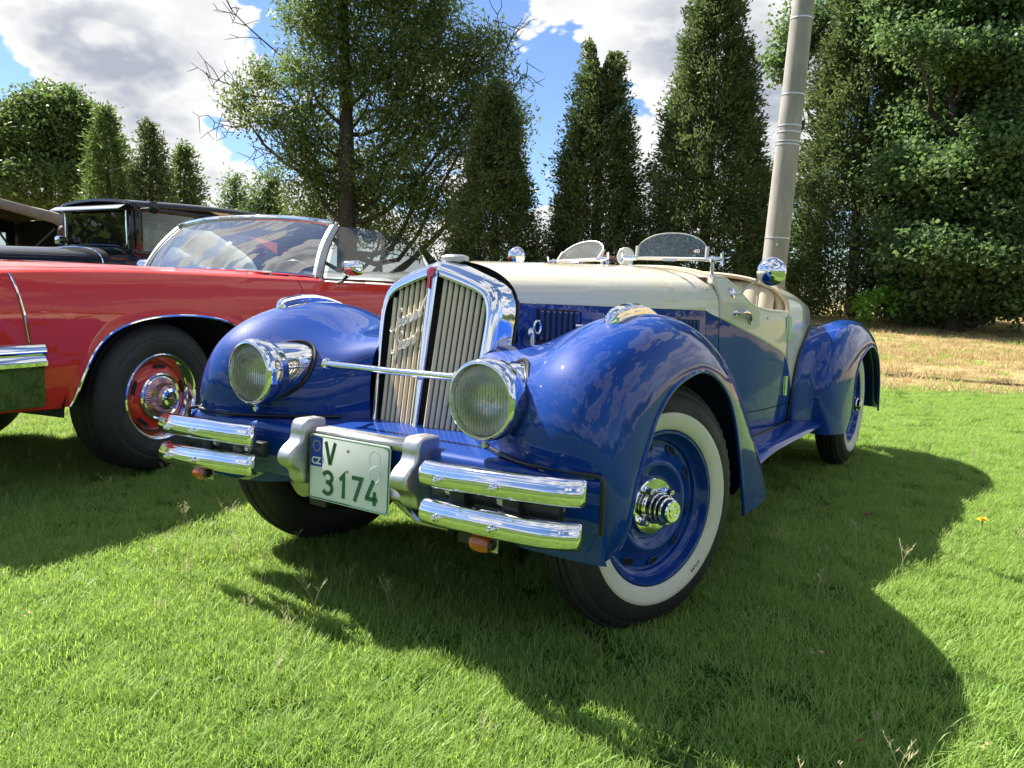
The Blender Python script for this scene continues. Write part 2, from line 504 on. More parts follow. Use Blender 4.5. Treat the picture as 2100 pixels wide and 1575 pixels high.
def placed(mb, origin, ex, ey, ez=None):
    """map a flat mesh (x right, y up, z out) into the frame origin + x*ex + y*ey + z*ez"""
    O, X_, Y_ = Vector(origin), Vector(ex), Vector(ey)
    Z_ = Vector(ez) if ez is not None else X_.cross(Y_).normalized()
    o = MB(); o.v = [tuple(O + X_ * x + Y_ * y + Z_ * z) for x, y, z in mb.v]; o.f = list(mb.f)
    return o
simple('cap_ribs', (0.55, 0.30, 0.30), 0.25, 0.85)
simple('badge_gold', (0.65, 0.42, 0.28), 0.35, 0.4)
simple('visor_paint', (0.16, 0.18, 0.22), 0.25, 0.0, coat=1.0)
GZ = -.03    # level of the soil under the grass
# ------------------------------------------------------------------ ground: lawn, then a strip of mown dry grass rising to the trees
FWH = Vector((math.cos(CAM_AZ), math.sin(CAM_AZ), 0)); RTH = Vector((math.sin(CAM_AZ), -math.cos(CAM_AZ), 0))
def sstep(a, b_, x):
    t = min(max((x - a) / (b_ - a), 0), 1); return t * t * (3 - 2 * t)
def gh(u, v=0.0):
    """ground height at distance u ahead of the camera, v to its right"""
    h = -.03 + .52 * sstep(9.0, 21.0, u)
    if 1.0 < u < 60:
        h += .012 * math.sin(u * 1.3 + v * .7) * sstep(6, 9, u) + .03 * math.sin(u * .45 - v * .33 + 1) * sstep(9, 14, u)
    return h
def gpos(u, v, dz=0.0):
    p = CAM_POS + FWH * u + RTH * v
    return Vector((p.x, p.y, gh(u, v) + dz))
us = np.r_[-900, -300, -100, -40, -15, -5, np.arange(-2, 9, .6), np.arange(9, 24, .5), 25, 28, 34, 45, 70, 140, 400, 1500]
vs = np.r_[-1500, -400, -120, -50, -28, np.arange(-18, 18.1, .75), 28, 50, 120, 400, 1500]
m, nt, b = new_mat('lawn_soil')
tcn = nt.nodes.new('ShaderNodeTexCoord')
vm = nt.nodes.new('ShaderNodeVectorMath'); vm.operation = 'DOT_PRODUCT'; vm.inputs[1].default_value = FWH
vs_ = nt.nodes.new('ShaderNodeVectorMath'); vs_.operation = 'SUBTRACT'; vs_.inputs[1].default_value = CAM_POS
nt.links.new(tcn.outputs['Object'], vs_.inputs[0]); nt.links.new(vs_.outputs[0], vm.inputs[0])
wob = nnoise(nt, .8, 4, .6)
ad = nt.nodes.new('ShaderNodeMath'); ad.operation = 'MULTIPLY_ADD'; ad.inputs[1].default_value = 1.6
nt.links.new(wob, ad.inputs[0]); nt.links.new(vm.outputs['Value'], ad.inputs[2])
hayf = nmap(nt, ad.outputs[0], 9.3, 9.9, 0, 1); hayf.node.clamp = True
green = nramp(nt, nnoise(nt, 3.0, 6, .7), [(.3, (.035, .070, .012)), (.55, (.07, .13, .022)), (.75, (.11, .17, .036))])
straw = nramp(nt, nnoise(nt, 1.7, 7, .72, stretch=(1, 1, 1)), [(.28, (.12, .135, .045)), (.42, (.27, .205, .09)), (.58, (.40, .31, .15)), (.75, (.50, .40, .22))])
mxn = nt.nodes.new('ShaderNodeMixRGB'); nt.links.new(hayf, mxn.inputs[0]); nt.links.new(green, mxn.inputs[1]); nt.links.new(straw, mxn.inputs[2])
nt.links.new(mxn.outputs[0], b.inputs['Base Color']); b.inputs['Roughness'].default_value = 0.95; b.inputs['Specular IOR Level'].default_value = 0.1
nbump(nt, b, nnoise(nt, 22, 8, .75), .9, .03)
MB().grid([[tuple(gpos(u, v)) for v in vs] for u in us]).build('lawn', 'lawn_soil', sharp=180)
tag(bpy.data.objects['lawn'], 'ground of the mown lawn and the dry grass strip', kind='structure')

# ---- instanced blades (geometry nodes scatter a handful of tufts over patches of ground)
def tuft(name, n, rad, h0, h1, w, mat, lean=.5, seed=1, curl=.5):
    g = np.random.default_rng(seed); v, f = [], []
    for k in range(n):
        a = g.uniform(0, 2 * math.pi); r = rad * math.sqrt(g.uniform())
        x, y = r * math.cos(a), r * math.sin(a)
        h = g.uniform(h0, h1); d = g.uniform(0, 2 * math.pi); ln = g.uniform(.1, 1) * lean
        dx, dy = math.cos(d), math.sin(d); sx, sy = -dy, dx
        ww = w * g.uniform(.6, 1.25); o = len(v)
        for t, k_ in ((0, 1.0), (.4, .9), (.75, .6)):
            off = h * (ln * t + curl * ln * t * t); z = h * t * (1 - .25 * ln * t)
            v += [(x + dx * off + sx * ww * k_ / 2, y + dy * off + sy * ww * k_ / 2, z), (x + dx * off - sx * ww * k_ / 2, y + dy * off - sy * ww * k_ / 2, z)]
        off = h * (ln + curl * ln); v.append((x + dx * off, y + dy * off, h * (1 - .25 * ln)))
        f += [(o, o + 1, o + 3, o + 2), (o + 2, o + 3, o + 5, o + 4), (o + 4, o + 5, o + 6)]
    me = bpy.data.meshes.new(name); me.from_pydata(v, [], f); me.materials.append(MATS[mat])
    return bpy.data.objects.new(name, me)
def seedstalk(name, seed):
    g = np.random.default_rng(seed); mb = MB()
    for k in range(3):
        a = g.uniform(0, 6.28); ln = g.uniform(.1, .5); h = g.uniform(.09, .17)
        P = [(math.cos(a) * ln * h * t * t + .01 * k, math.sin(a) * ln * h * t * t, h * t) for t in np.linspace(0, 1, 6)]
        mb.tube(P, [.0009] * 6, 3, caps=False)
        for q in range(12):
            t = .62 + .38 * q / 11; c_ = np.array(P[0]) + 0; i = min(int(t * 5), 4); fr_ = t * 5 - i
            c_ = np.array(P[i]) * (1 - fr_) + np.array(P[i + 1]) * fr_
            b_ = g.uniform(0, 6.28); l = (.020 * (1.1 - (t - .62) / .38)) + .004
            e = c_ + np.array([math.cos(b_) * l, math.sin(b_) * l, l * .9]); s_ = np.array([-math.sin(b_), math.cos(b_), 0]) * .0013
            mb.add([c_, e * .5 + c_ * .5 + s_, e, e * .5 + c_ * .5 - s_], [(0, 1, 2, 3)])
    me = bpy.data.meshes.new(name); me.from_pydata(mb.v, [], mb.f); me.materials.append(MATS['seed_head'])
    return bpy.data.objects.new(name, me)
def scatter(name, rows, dens, tufts, smin, smax, seed, label, cat):
    """rows: grid of ground points; dens: points per square metre at each of them"""
    me = bpy.data.meshes.new(name)
    mb = MB().grid(rows)
    me.from_pydata(mb.v, [], mb.f)
    at_ = me.attributes.new('density', 'FLOAT', 'POINT')
    at_.data.foreach_set('value', [float(d) for r in dens for d in r])
    o = bpy.data.objects.new(name, me); COL.objects.link(o)
    coll = bpy.data.collections.new(name + '_tufts')
    for t in tufts: coll.objects.link(t)
    ng = bpy.data.node_groups.new(name, 'GeometryNodeTree')
    ng.interface.new_socket('Geometry', in_out='INPUT', socket_type='NodeSocketGeometry')
    ng.interface.new_socket('Geometry', in_out='OUTPUT', socket_type='NodeSocketGeometry')
    N = ng.nodes.new; L = ng.links.new
    gi, go = N('NodeGroupInput'), N('NodeGroupOutput')
    dp = N('GeometryNodeDistributePointsOnFaces'); dp.inputs['Seed'].default_value = seed
    na = N('GeometryNodeInputNamedAttribute'); na.data_type = 'FLOAT'; na.inputs['Name'].default_value = 'density'
    L(gi.outputs[0], dp.inputs['Mesh']); L(na.outputs['Attribute'], dp.inputs['Density'])
    ci = N('GeometryNodeCollectionInfo'); ci.inputs['Collection'].default_value = coll
    ci.inputs['Separate Children'].default_value = True; ci.inputs['Reset Children'].default_value = True
    ip = N('GeometryNodeInstanceOnPoints'); ip.inputs['Pick Instance'].default_value = True
    L(dp.outputs['Points'], ip.inputs['Points']); L(ci.outputs[0], ip.inputs['Instance'])
    rv = N('FunctionNodeRandomValue'); rv.data_type = 'FLOAT_VECTOR'
    rv.inputs[0].default_value = (-.12, -.12, 0); rv.inputs[1].default_value = (.12, .12, 6.283)
    L(rv.outputs[0], ip.inputs['Rotation'])
    rs = N('FunctionNodeRandomValue'); rs.data_type = 'FLOAT'; rs.inputs[2].default_value = smin; rs.inputs[3].default_value = smax
    L(rs.outputs[1], ip.inputs['Scale'])
    L(ip.outputs[0], go.inputs[0])
    md = o.modifiers.new('scatter', 'NODES'); md.node_group = ng
    tag(o, label, cat, kind='stuff')
    return o
lawn_tufts = [tuft('grass_tuft', 230, .09, .012, .038, .0023, 'grass_blade', .85, k + 1) for k in range(5)]
lawn_tufts += [tuft('grass_tuft', 170, .085, .018, .050, .0024, 'grass_blade', 1.05, 21)]
lawn_tufts += [tuft('clover_tuft', 60, .09, .010, .026, .0070, 'weed_leaf', 1.3, 22, .9)]
far_tufts = [tuft('grass_tuft', 90, .13, .025, .055, .008, 'grass_blade', .7, k + 41) for k in range(3)]
hay_tufts = [tuft('hay_tuft', 60, .16, .03, .10, .007, 'hay_blade', 1.3, k + 61, .3) for k in range(3)] + [tuft('hay_tuft', 40, .14, .03, .09, .008, 'grass_blade', .8, 71)]
gu = np.arange(.45, 9.61, .3)
rows = [[tuple(gpos(u, t * (.80 * u + .5))) for t in np.linspace(-1, 1, 25)] for u in gu]
def patch(u, t): return .8 + .25 * math.sin(u * 2.1 + t * 5) * math.sin(u * .9 - t * 7 + 1)
scatter('lawn_grass', rows, [[(300 * patch(u, t) if u < 3.6 else 300 * patch(u, t) * (3.6 / u) ** 1.1) * (1 - sstep(8.6, 9.3, u + .3 * math.sin(t * 9))) for t in np.linspace(-1, 1, 25)] for u in gu], lawn_tufts, .75, 1.2, 3,
        'short bright green grass of the mown lawn', 'grass')
gu2 = np.arange(8.6, 22.1, .6)
rows2 = [[tuple(gpos(u, t * (.76 * u + .5))) for t in np.linspace(-1, 1, 25)] for u in gu2]
scatter('dry_grass', rows2, [[10 + 26 * max(0, math.sin(u * 1.1 + .4 * math.sin(t * 6))) for t in np.linspace(-1, 1, 25)] for u in gu2], hay_tufts, .6, 1.3, 9,
        'dry straw coloured mown grass lying before the trees', 'dry grass')
stalks = [seedstalk('seed_stalk', k) for k in range(5)]
gu3 = np.arange(.8, 5.1, .3)
rows3 = [[tuple(gpos(u, t * (.70 * u + .1))) for t in np.linspace(-1, 1, 21)] for u in gu3]
scatter('seed_heads', rows3, [[max(0, 22 * math.sin(u * 2.3 + t * 3) * math.sin(u * 1.1 - t * 4) + 3) * (1.0 if u > 1.2 else .5) for t in np.linspace(-1, 1, 21)] for u in gu3], stalks, .6, 1.0, 5,
        'thin pale seed stalks standing above the lawn', 'seed heads')

# small things lying in the grass
def on_ground(px, py, z=0.0):
    d = ray(px, py); t = (z - CAM_POS.z) / d.z
    return CAM_POS + d * t
fp = on_ground(2015, 1067, .035)
fl = thing('dandelion', 'single yellow dandelion flower in the short grass', 'flower', (fp.x, fp.y, -.03))
mbf = MB()
for ring, (n_, l, el) in enumerate(((18, .024, 10), (15, .019, 35), (11, .013, 60), (6, .007, 80))):
    for k in range(n_):
        a = 2 * math.pi * k / n_ + ring * .2; e_ = Vector((math.cos(a) * math.cos(R(el)), math.sin(a) * math.cos(R(el)), math.sin(R(el)))); s_ = Vector((-math.sin(a), math.cos(a), 0)) * .0028
        c_ = Vector((0, 0, .065)); mbf.add([c_ - s_ * .5, c_ + e_ * l - s_, c_ + e_ * l * 1.06, c_ + e_ * l + s_, c_ + s_ * .5], [(0, 1, 2, 3, 4)])
mbf.build('petals', 'dandelion_yellow', fl, smooth=False)
MB().tube([(0, 0, 0), (.004, 0, .03), (0, 0, .064)], [.002, .002, .004], 6).build('stem', 'weed_leaf', fl)
def litter(px, py, name, label, cat, mat, n_, size, seed, grp=None):
    g = np.random.default_rng(seed); p = on_ground(px, py, .02); mb = MB()
    for k in range(n_):
        c_ = Vector((p.x + g.normal(0, size * .7), p.y + g.normal(0, size * .7), .016 + g.uniform(0, .016)))
        a = g.uniform(0, 6.28); d = Vector((math.cos(a), math.sin(a), g.uniform(-.3, .3))); s_ = Vector((-math.sin(a), math.cos(a), g.uniform(-.5, .5))); l = size * g.uniform(.5, 1.1)
        mb.add([c_ - d * l, c_ + s_ * l * .45 - d * l * .2 + Vector((0, 0, l * .2)), c_ + s_ * l * .35 + d * l * .5 + Vector((0, 0, l * .1)), c_ + d * l, c_ - s_ * l * .4 + d * l * .3 + Vector((0, 0, l * .25)), c_ - s_ * l * .4 - d * l * .3], [(0, 1, 5), (1, 2, 4, 5), (2, 3, 4)])
    o = mb.build(name, mat, smooth=False)
    tag(o, label, cat, grp)
litter(1700, 1037, 'dry_leaf_clump', 'dry brown leaf clump in the shaded grass behind the front whitewall wheel', 'leaves', 'dead_leaf', 9, .016, 2, 'dry leaves on the lawn')
litter(1780, 1055, 'dry_leaf_clump', 'dry brown leaf clump in the shaded grass, the one nearer the dandelion', 'leaves', 'dead_leaf', 8, .015, 3, 'dry leaves on the lawn')
litter(2016, 1048, 'dry_leaf_clump', 'crumpled brown leaf clump beside the dandelion', 'leaves', 'dead_leaf', 6, .013, 4)
litter(1676, 1347, 'fallen_leaf', 'pale pinkish fallen leaf in the shaded grass', 'leaf', 'pale_leaf', 2, .014, 5)
litter(1755, 1512, 'fallen_leaf', 'small reddish fallen leaf near the edge of the shade', 'leaf', 'dead_leaf', 2, .010, 6)
litter(2022, 1532, 'fallen_leaf', 'orange brown fallen leaf on the sunlit lawn', 'leaf', 'pale_leaf', 2, .013, 7)
litter(54, 1262, 'fallen_leaf', 'small orange leaf in the sunlit lawn before the red car', 'leaf', 'pale_leaf', 2, .012, 8)
# ------------------------------------------------------------------ the blue and cream roadster (x forward, y to the car's left, z up)
from mathutils.bvhtree import BVHTree
car = thing('roadster', 'blue and cream vintage roadster with whitewall tyres and two low glass windscreens', 'car')

def both(fn, *a):
    for s in (1, -1): fn(s, *a)
def side(mb, s): return mb if s > 0 else mb.mirrored()

def swept(keys, n, ease, mo=14, mi=16):
    """fender skin: keys = (ridge xyz, edge xyz, inner xyz); returns the grid and its edge rows"""
    K = catmull([[*r, *a, *i, e] for (r, a, i), e in zip(keys, ease)], n)
    G = []
    for k in K:
        r, a, i, e = k[0:3], k[3:6], k[6:9], min(max(k[9], 0), 1)
        row = []
        for j in range(mo, 0, -1):
            u = j / mo
            sy = math.sin(u * math.pi / 2) ** 0.80
            g = 1 - math.cos(u * math.pi / 2)
            row.append((r[0] + (a[0] - r[0]) * g, r[1] + (a[1] - r[1]) * sy, r[2] + (a[2] - r[2]) * g))
        row.append(tuple(r))
        for j in range(1, mi + 1):
            v = j / mi
            w_ = min(v / .80, 1.0); g = (1 - e) * v ** 2.2 + e * (3 * w_ * w_ - 2 * w_ ** 3)
            row.append((r[0] + (i[0] - r[0]) * g, r[1] + (i[1] - r[1]) * v, r[2] + (i[2] - r[2]) * g))
        G.append(row)
    return G
YO = 0.868
FK = [((.470, .700, .305), (.462, .800, .308), (.245, .232, .36)),
      ((.505, .715, .44), (.435, .852, .375), (.245, .232, .50)),
      ((.540, .715, .57), (.425, YO, .46), (.245, .232, .58)),
      ((.545, .712, .66), (.398, YO, .527), (.245, .232, .66)),
      ((.520, .706, .745), (.345, YO, .609), (.235, .232, .735)),
      ((.462, .70, .822), (.278, YO, .692), (.215, .232, .79)),
      ((.36, .695, .885), (.190, YO, .745), (.17, .235, .822)),
      ((.22, .690, .929), (.085, YO, .770), (.11, .245, .832)),
      ((.06, .688, .946), (-.025, YO, .777), (.0, .268, .832)),
      ((-.11, .69, .927), (-.145, YO, .747), (-.15, .295, .815)),
      ((-.28, .70, .872), (-.262, YO, .68), (-.31, .325, .77)),
      ((-.44, .715, .785), (-.340, YO, .592), (-.47, .355, .69)),
      ((-.60, .73, .66), (-.402, YO, .48), (-.62, .38, .58)),
      ((-.76, .745, .505), (-.450, YO, .37), (-.77, .41, .45)),
      ((-.91, .757, .335), (-.485, YO, .28), (-.90, .43, .33)),
      ((-1.01, .762, .20), (-.515, YO - .005, .225), (-1.0, .45, .22))]
FE = [0.05, 0.08, 0.12, 0.22, 0.40, 0.75] + [1.0] * 10
front_grid = swept(FK, 72, FE)
RK = [((-2.22, .70, .26), (-2.42, .83, .26), (-2.05, .60, .30)),
      ((-2.17, .70, .42), (-2.52, .83, .34), (-2.04, .60, .44)),
      ((-2.18, .70, .58), (-2.55, .83, .46), (-2.06, .60, .60)),
      ((-2.26, .70, .72), (-2.57, .83, .56), (-2.16, .60, .72)),
      ((-2.42, .70, .82), (-2.66, .83, .645), (-2.36, .60, .805)),
      ((-2.64, .70, .87), (-2.80, .83, .69), (-2.62, .56, .845)),
      ((-2.88, .70, .875), (-2.95, .83, .715), (-2.88, .50, .83)),
      ((-3.12, .70, .83), (-3.10, .83, .70), (-3.12, .44, .77)),
      ((-3.34, .70, .73), (-3.24, .83, .64), (-3.34, .38, .67)),
      ((-3.50, .70, .58), (-3.34, .83, .52), (-3.48, .34, .54)),
      ((-3.60, .70, .42), (-3.38, .83, .40), (-3.56, .32, .40)),
      ((-3.66, .70, .26), (-3.40, .83, .27), (-3.60, .31, .26))]
rear_grid = swept(RK, 60, [1.0] * len(RK))
bvh_front = None
def fender(s, G, name):
    mb = MB().grid(G)
    o = side(mb, s).build(name, 'blue_paint', car, sharp=60, solid=0.0)
    edge = [g[0] for g in G]
    lip = MB().tube(edge, 0.0065, 8)
    side(lip, s).build('rolled_edge', 'blue_paint', o)
    return mb
_fm = None
for s in (1, -1):
    _fm = fender(s, front_grid, 'front_fender')
    fender(s, rear_grid, 'rear_fender')
bvh_front = BVHTree.FromPolygons([Vector(v) for v in _fm.v], _fm.f)
def on_fender(y, z):
    h = bvh_front.ray_cast(Vector((1.5, y, z)), Vector((-1, 0, 0)))[0]
    return h.x if h else 0.35
def fender_top(x, y):
    h = bvh_front.ray_cast(Vector((x, y, 2.0)), Vector((0, 0, -1)))[0]
    return h.z if h else 0.8

# fender-top ornaments: three stacked chrome blades that taper to the rear
def ornament(s):
    ys = .70
    rows = []
    for i in range(30):
        t = i / 29; x = .265 - .345 * t
        e = min(1.0, (t / .05) ** .5 if t < .05 else 1.0) * (1.0 if t < .30 else max(0.0, 1 - ((t - .30) / .70) ** 1.5)) + 1e-3
        z = fender_top(x, ys) - .006
        w, h = .024 * e ** .8, .033 * e
        half = [(w, 0), (w, .34 * h + .004), (.80 * w, .40 * h + .004), (.80 * w, .64 * h + .004), (.58 * w, .70 * h + .004), (.56 * w, .90 * h + .005), (.3 * w, h + .006), (0, h + .006)]
        rows.append([(x, ys + y, z + q) for y, q in half] + [(x, ys - y, z + q) for y, q in half[-2::-1]])
    mb = MB().grid(rows).add(rows[0], [tuple(range(len(rows[0])))])
    side(mb, s).build('fender_ornament', 'chrome', car, sharp=30)
both(ornament)

# ---- apron shelf and front valance
def apron():
    ZS = .55
    def xf(y): return .540 - .012 * (abs(y) / .85) ** 6
    ysn = np.linspace(-.862, .832, 61)
    prof = [(-1, ZS), (-.03, ZS), (-.012, ZS - .004), (-.003, ZS - .014), (0, ZS - .03), (-.004, .42), (-.02, .375), (-.05, .365)]
    rows = []
    for y in ysn:
        drop = -.05 * sstep(.45, .62, abs(y))
        rows.append([((.08 + .33 * sstep(.37, .52, abs(y)) if d == -1 else xf(y) + d), y, z + (drop if z < .40 else 0)) for d, z in prof])
    mb = MB().grid(rows)
    for e in (0, -1):                                     # side returns of the valance
        r = rows[e]; y = r[0][1]
        mb.add([r[0], *r[1:], (.47, y * .985, .33), (.445, y, .42), (.435, y, ZS)], [tuple(range(1, len(r))) + (len(r), len(r) + 1, len(r) + 2)])
    mb.build('front_apron', 'blue_paint', car, sharp=40)
apron()
def piping(s):
    P = [(min(on_fender(y, .556) + .004, .531), y) for y in np.linspace(.30, .815 if s > 0 else .845, 44)]
    path = [(x, y, .556) for x, y in P]
    ye = .838 if s > 0 else .868
    path += [(.528, ye - .006, .554), (.531, ye, .545), (.531, ye + .001, .52), (.531, ye + .001, .41)]
    side(MB().tube(path, .0065, 8), s).build('rubber_piping', 'rubber_seal', car)
both(piping)

# ---- headlights
def headlight(s):
    C = Vector((.548, .48, .712))
    if s < 0: C = Vector((.552, .482, .714))
    ax = (1, 0.0, 0.0)
    body = MB().lathe([(.0945, -.085), (.1025, -.068), (.1085, -.052), (.1095, -.050), (.1115, -.046), (.1125, -.020), (.112, -.006), (.108, .006), (.102, .012), (.0975, .012), (.0965, .006), (.0955, -.006)], C, ax, 48, caps=False)
    o = side(body, s).build('headlight', 'chrome', car, sharp=50)
    # fluted glass
    rows = []
    RL_ = .0965
    for j in range(133):
        y = -RL_ * .9995 + 2 * RL_ * .9995 * j / 132
        hz0 = math.sqrt(max(RL_ ** 2 - y * y, 1e-9))
        row = []
        for t in np.linspace(-1, 1, 25):
            z = hz0 * t; r2 = (y * y + z * z) / RL_ ** 2
            d = .015 * (1 - r2) + .0004 * math.sin(y * 2 * math.pi / .0092) * min(1, (1 - r2) * 6)
            row.append((C.x - .001 + d, C.y + y, C.z + z))
        rows.append(row)
    side(MB().grid(rows), s).build('lens', 'lens_glass', o, sharp=80)
    fl_ = MB()
    for y in np.linspace(-.084, .084, 19):
        hh_ = math.sqrt(.0925 ** 2 - y * y)
        fl_.tube([(C.x + .012 * (1 - (y * y + z * z) / .0931) - .004, C.y + y, C.z + z) for z in np.linspace(-hh_, hh_ * .72, 9)], .0013, 5, caps=False)
    side(fl_, s).build('lens_flutes', 'flute_glass', o)
    refl = MB().lathe([(.0945, -.004), (.091, -.02), (.076, -.044), (.05, -.064), (.02, -.075), (.0, -.076)], C, ax, 40, caps=False)
    side(refl, s).build('reflector', 'reflector', o)
    side(MB().ball((C.x - .045, C.y, C.z), .012), s).build('bulb', 'reflector', o)
    # tapered shell that sits on the fender, with its rubber gasket
    ring, mid = [], []
    for k in range(48):
        a = 2 * math.pi * k / 48
        y, z = C.y + .002 + .086 * math.cos(a), C.z + .002 + .088 * math.sin(a)
        x = min(max(on_fender(y, z), .30), C.x - .090)
        ring.append((x, y, z))
        mid.append((C.x - .084, C.y + .0945 * math.cos(a), C.z + .0945 * math.sin(a)))
    ring = [(sum(ring[(k + d) % 48][0] for d in (-2, -1, 0, 1, 2)) / 5, ring[k][1], ring[k][2]) for k in range(48)]
    rows = []
    for t in np.linspace(0, 1, 9):
        bul = .003 * math.sin(t * math.pi)
        rows.append([tuple(np.array(m) * (1 - t) + np.array(r) * t + np.array([0, math.cos(2 * math.pi * k / 48), math.sin(2 * math.pi * k / 48)]) * bul) for k, (m, r) in enumerate(zip(mid, ring))])
    rows.append([(x - .05, C.y + (y - C.y) * .9, C.z + (z - C.z) * .9) for x, y, z in ring])
    side(MB().grid(rows, cv=True), s).build('headlight_shell', 'chrome', o, sharp=60)
    g = [(x + .003, y + .006 * math.cos(2 * math.pi * k / 48), z + .006 * math.sin(2 * math.pi * k / 48)) for k, (x, y, z) in enumerate(ring)]
    side(MB().tube(g + g[:2], .0055, 8, caps=False), s).build('gasket', 'rubber_seal', o)
    bolt = MB().lathe([(.006, -.012), (.006, .004), (.011, .006), (.011, .016), (.006, .022), (0, .023)], (C.x - .020, C.y, C.z - .112), (0, 0, -1), 10)
    side(bolt, s).build('clamp_bolt', 'chrome', o)
both(headlight)

# tie bar between the headlights
tb = MB().tube([(.40, -.275, .746), (.40, 0, .744), (.40, .275, .746)], .0115, 16)
for s in (1, -1):
    tb.ball((.40, .28 * s, .746), .021, s=(1, .6, 1))
    tb.tube([(.40, .282 * s, .746), (.315, .31 * s, .742)], .009, 10)
tb.build('headlight_tie_bar', 'chrome', car)

# ---- radiator shell, grille bars, badge, script
def xf(y, z): return .275 - .188 * (z - .538) - .11 * abs(y)
def shell_ring(half, dx, off=0.0, back=None):
    H = catmull(half, 26)
    pts = [(y, z) for y, z in H] + [(-y, z) for y, z in H[-2::-1]]
    out = []
    for y, z in pts:
        x = xf(y, z) + dx if back is None else back - .2 * (z - .965)
        out.append((x, y, z))
    return out
inn = [(.198, .545), (.213, .75), (.221, .895), (.218, .942), (.203, .976), (.175, .996), (.12, 1.016), (.06, 1.035), (0, 1.052)]
mid_ = [(.215, .545), (.231, .75), (.239, .90), (.236, .953), (.218, .995), (.185, 1.018), (.125, 1.042), (.06, 1.063), (0, 1.080)]
out_ = [(.230, .545), (.245, .75), (.253, .90), (.250, .958), (.230, 1.005), (.193, 1.032), (.13, 1.058), (.06, 1.080), (0, 1.096)]
rear = [(.258, .545), (.264, .75), (.269, .90), (.265, .955), (.246, 1.004), (.205, 1.038), (.135, 1.068), (.065, 1.090), (0, 1.102)]
MB().grid([shell_ring(inn, -.05), shell_ring(inn, -.004), shell_ring(inn, .004), shell_ring([(a[0] * .72 + b[0] * .28, a[1] * .72 + b[1] * .28) for a, b in zip(inn, out_)], .007), shell_ring(mid_, .004), shell_ring(out_, -.010),
           shell_ring([(a[0] * .6 + b[0] * .4, a[1] * .6 + b[1] * .4) for a, b in zip(out_, rear)], -.03), shell_ring(rear, 0, back=.09), shell_ring(rear, 0, back=.075)]).build('radiator_shell', 'chrome', car, sharp=50)
MB().tube([(p[0] - .004, p[1] * 1.008, p[2] * 1.001) for p in shell_ring(rear, 0, back=.073)], .0055, 8).build('shell_beading', 'rubber_seal', car)
core = MB().add([(xf(0, .53) - .075, -.235, .53), (xf(0, .53) - .075, .235, .53), (xf(0, 1.0) - .06, .235, 1.0), (xf(0, 1.06) - .06, 0, 1.06), (xf(0, 1.0) - .06, -.235, 1.0)], [(0, 1, 2, 3, 4)])
core.build('radiator_core', 'black_void', car)
def topz(y): return 1.052 - .30 * abs(y) - (max(abs(y) - .165, 0)) * .75
for s, n in ((-1, 7), (1, 8)):
    for k in range(n):
        y = s * (.036 + (.196 - .036) * k / (n - 1))
        yb = s * (.030 + (.180 - .030) * k / (n - 1))
        z1 = topz(y)
        path = [(xf(yb + (y - yb) * t, .545 + (z1 - .545) * t) - .018, yb + (y - yb) * t, .545 + (z1 - .545) * t) for t in np.linspace(0, 1, 6)]
        MB().tube(path, .0080, 10, flat=1.0).build('grille_bar', 'grille_cream', car)
cb = [(xf(0, z) + .002, 0, z) for z in np.linspace(.545, 1.058, 8)]
MB().tube(cb, [.012 + .004 * t for t in np.linspace(0, 1, 8)], 12, flat=.8).build('grille_centre_bar', 'chrome', car)
# red keyhole badge
bx, bz = xf(0, 1.055) + .017, 1.058
nrm = Vector((1, 0, .188)).normalized()
bd = MB().lathe([(.0190, -.008), (.0190, .001), (.0165, .004), (0, .005)], (bx, 0, bz), nrm, 24)
bd.prism([(bx + .008, -.0045, bz - .012), (bx + .008, .0045, bz - .012), (bx + .018, .0065, bz - .052), (bx + .018, -.0065, bz - .052)], (-.012, 0, 0))
badge = bd.build('radiator_badge', 'enamel_red', car, sharp=40)
MB().lathe([(.0196, -.009), (.0212, -.004), (.0196, 0)], (bx, 0, bz), nrm, 24, caps=False).build('badge_rim', 'chrome', badge)
# filler cap
cap = MB()
rows = []
for r, h in [(.030, -.03), (.030, 0), (.044, .0), (.047, .004), (.047, .016), (.043, .020), (.030, .024), (0, .026)]:
    rows.append([(.070 + (r + (.0012 if k % 2 else 0) * (r > .04)) * math.cos(2 * math.pi * k / 56), (r + (.0012 if k % 2 else 0) * (r > .04)) * math.sin(2 * math.pi * k / 56), 1.098 + h) for k in range(56)])
cap.grid(rows, cv=True).build('radiator_cap', 'satin_aluminium', car)

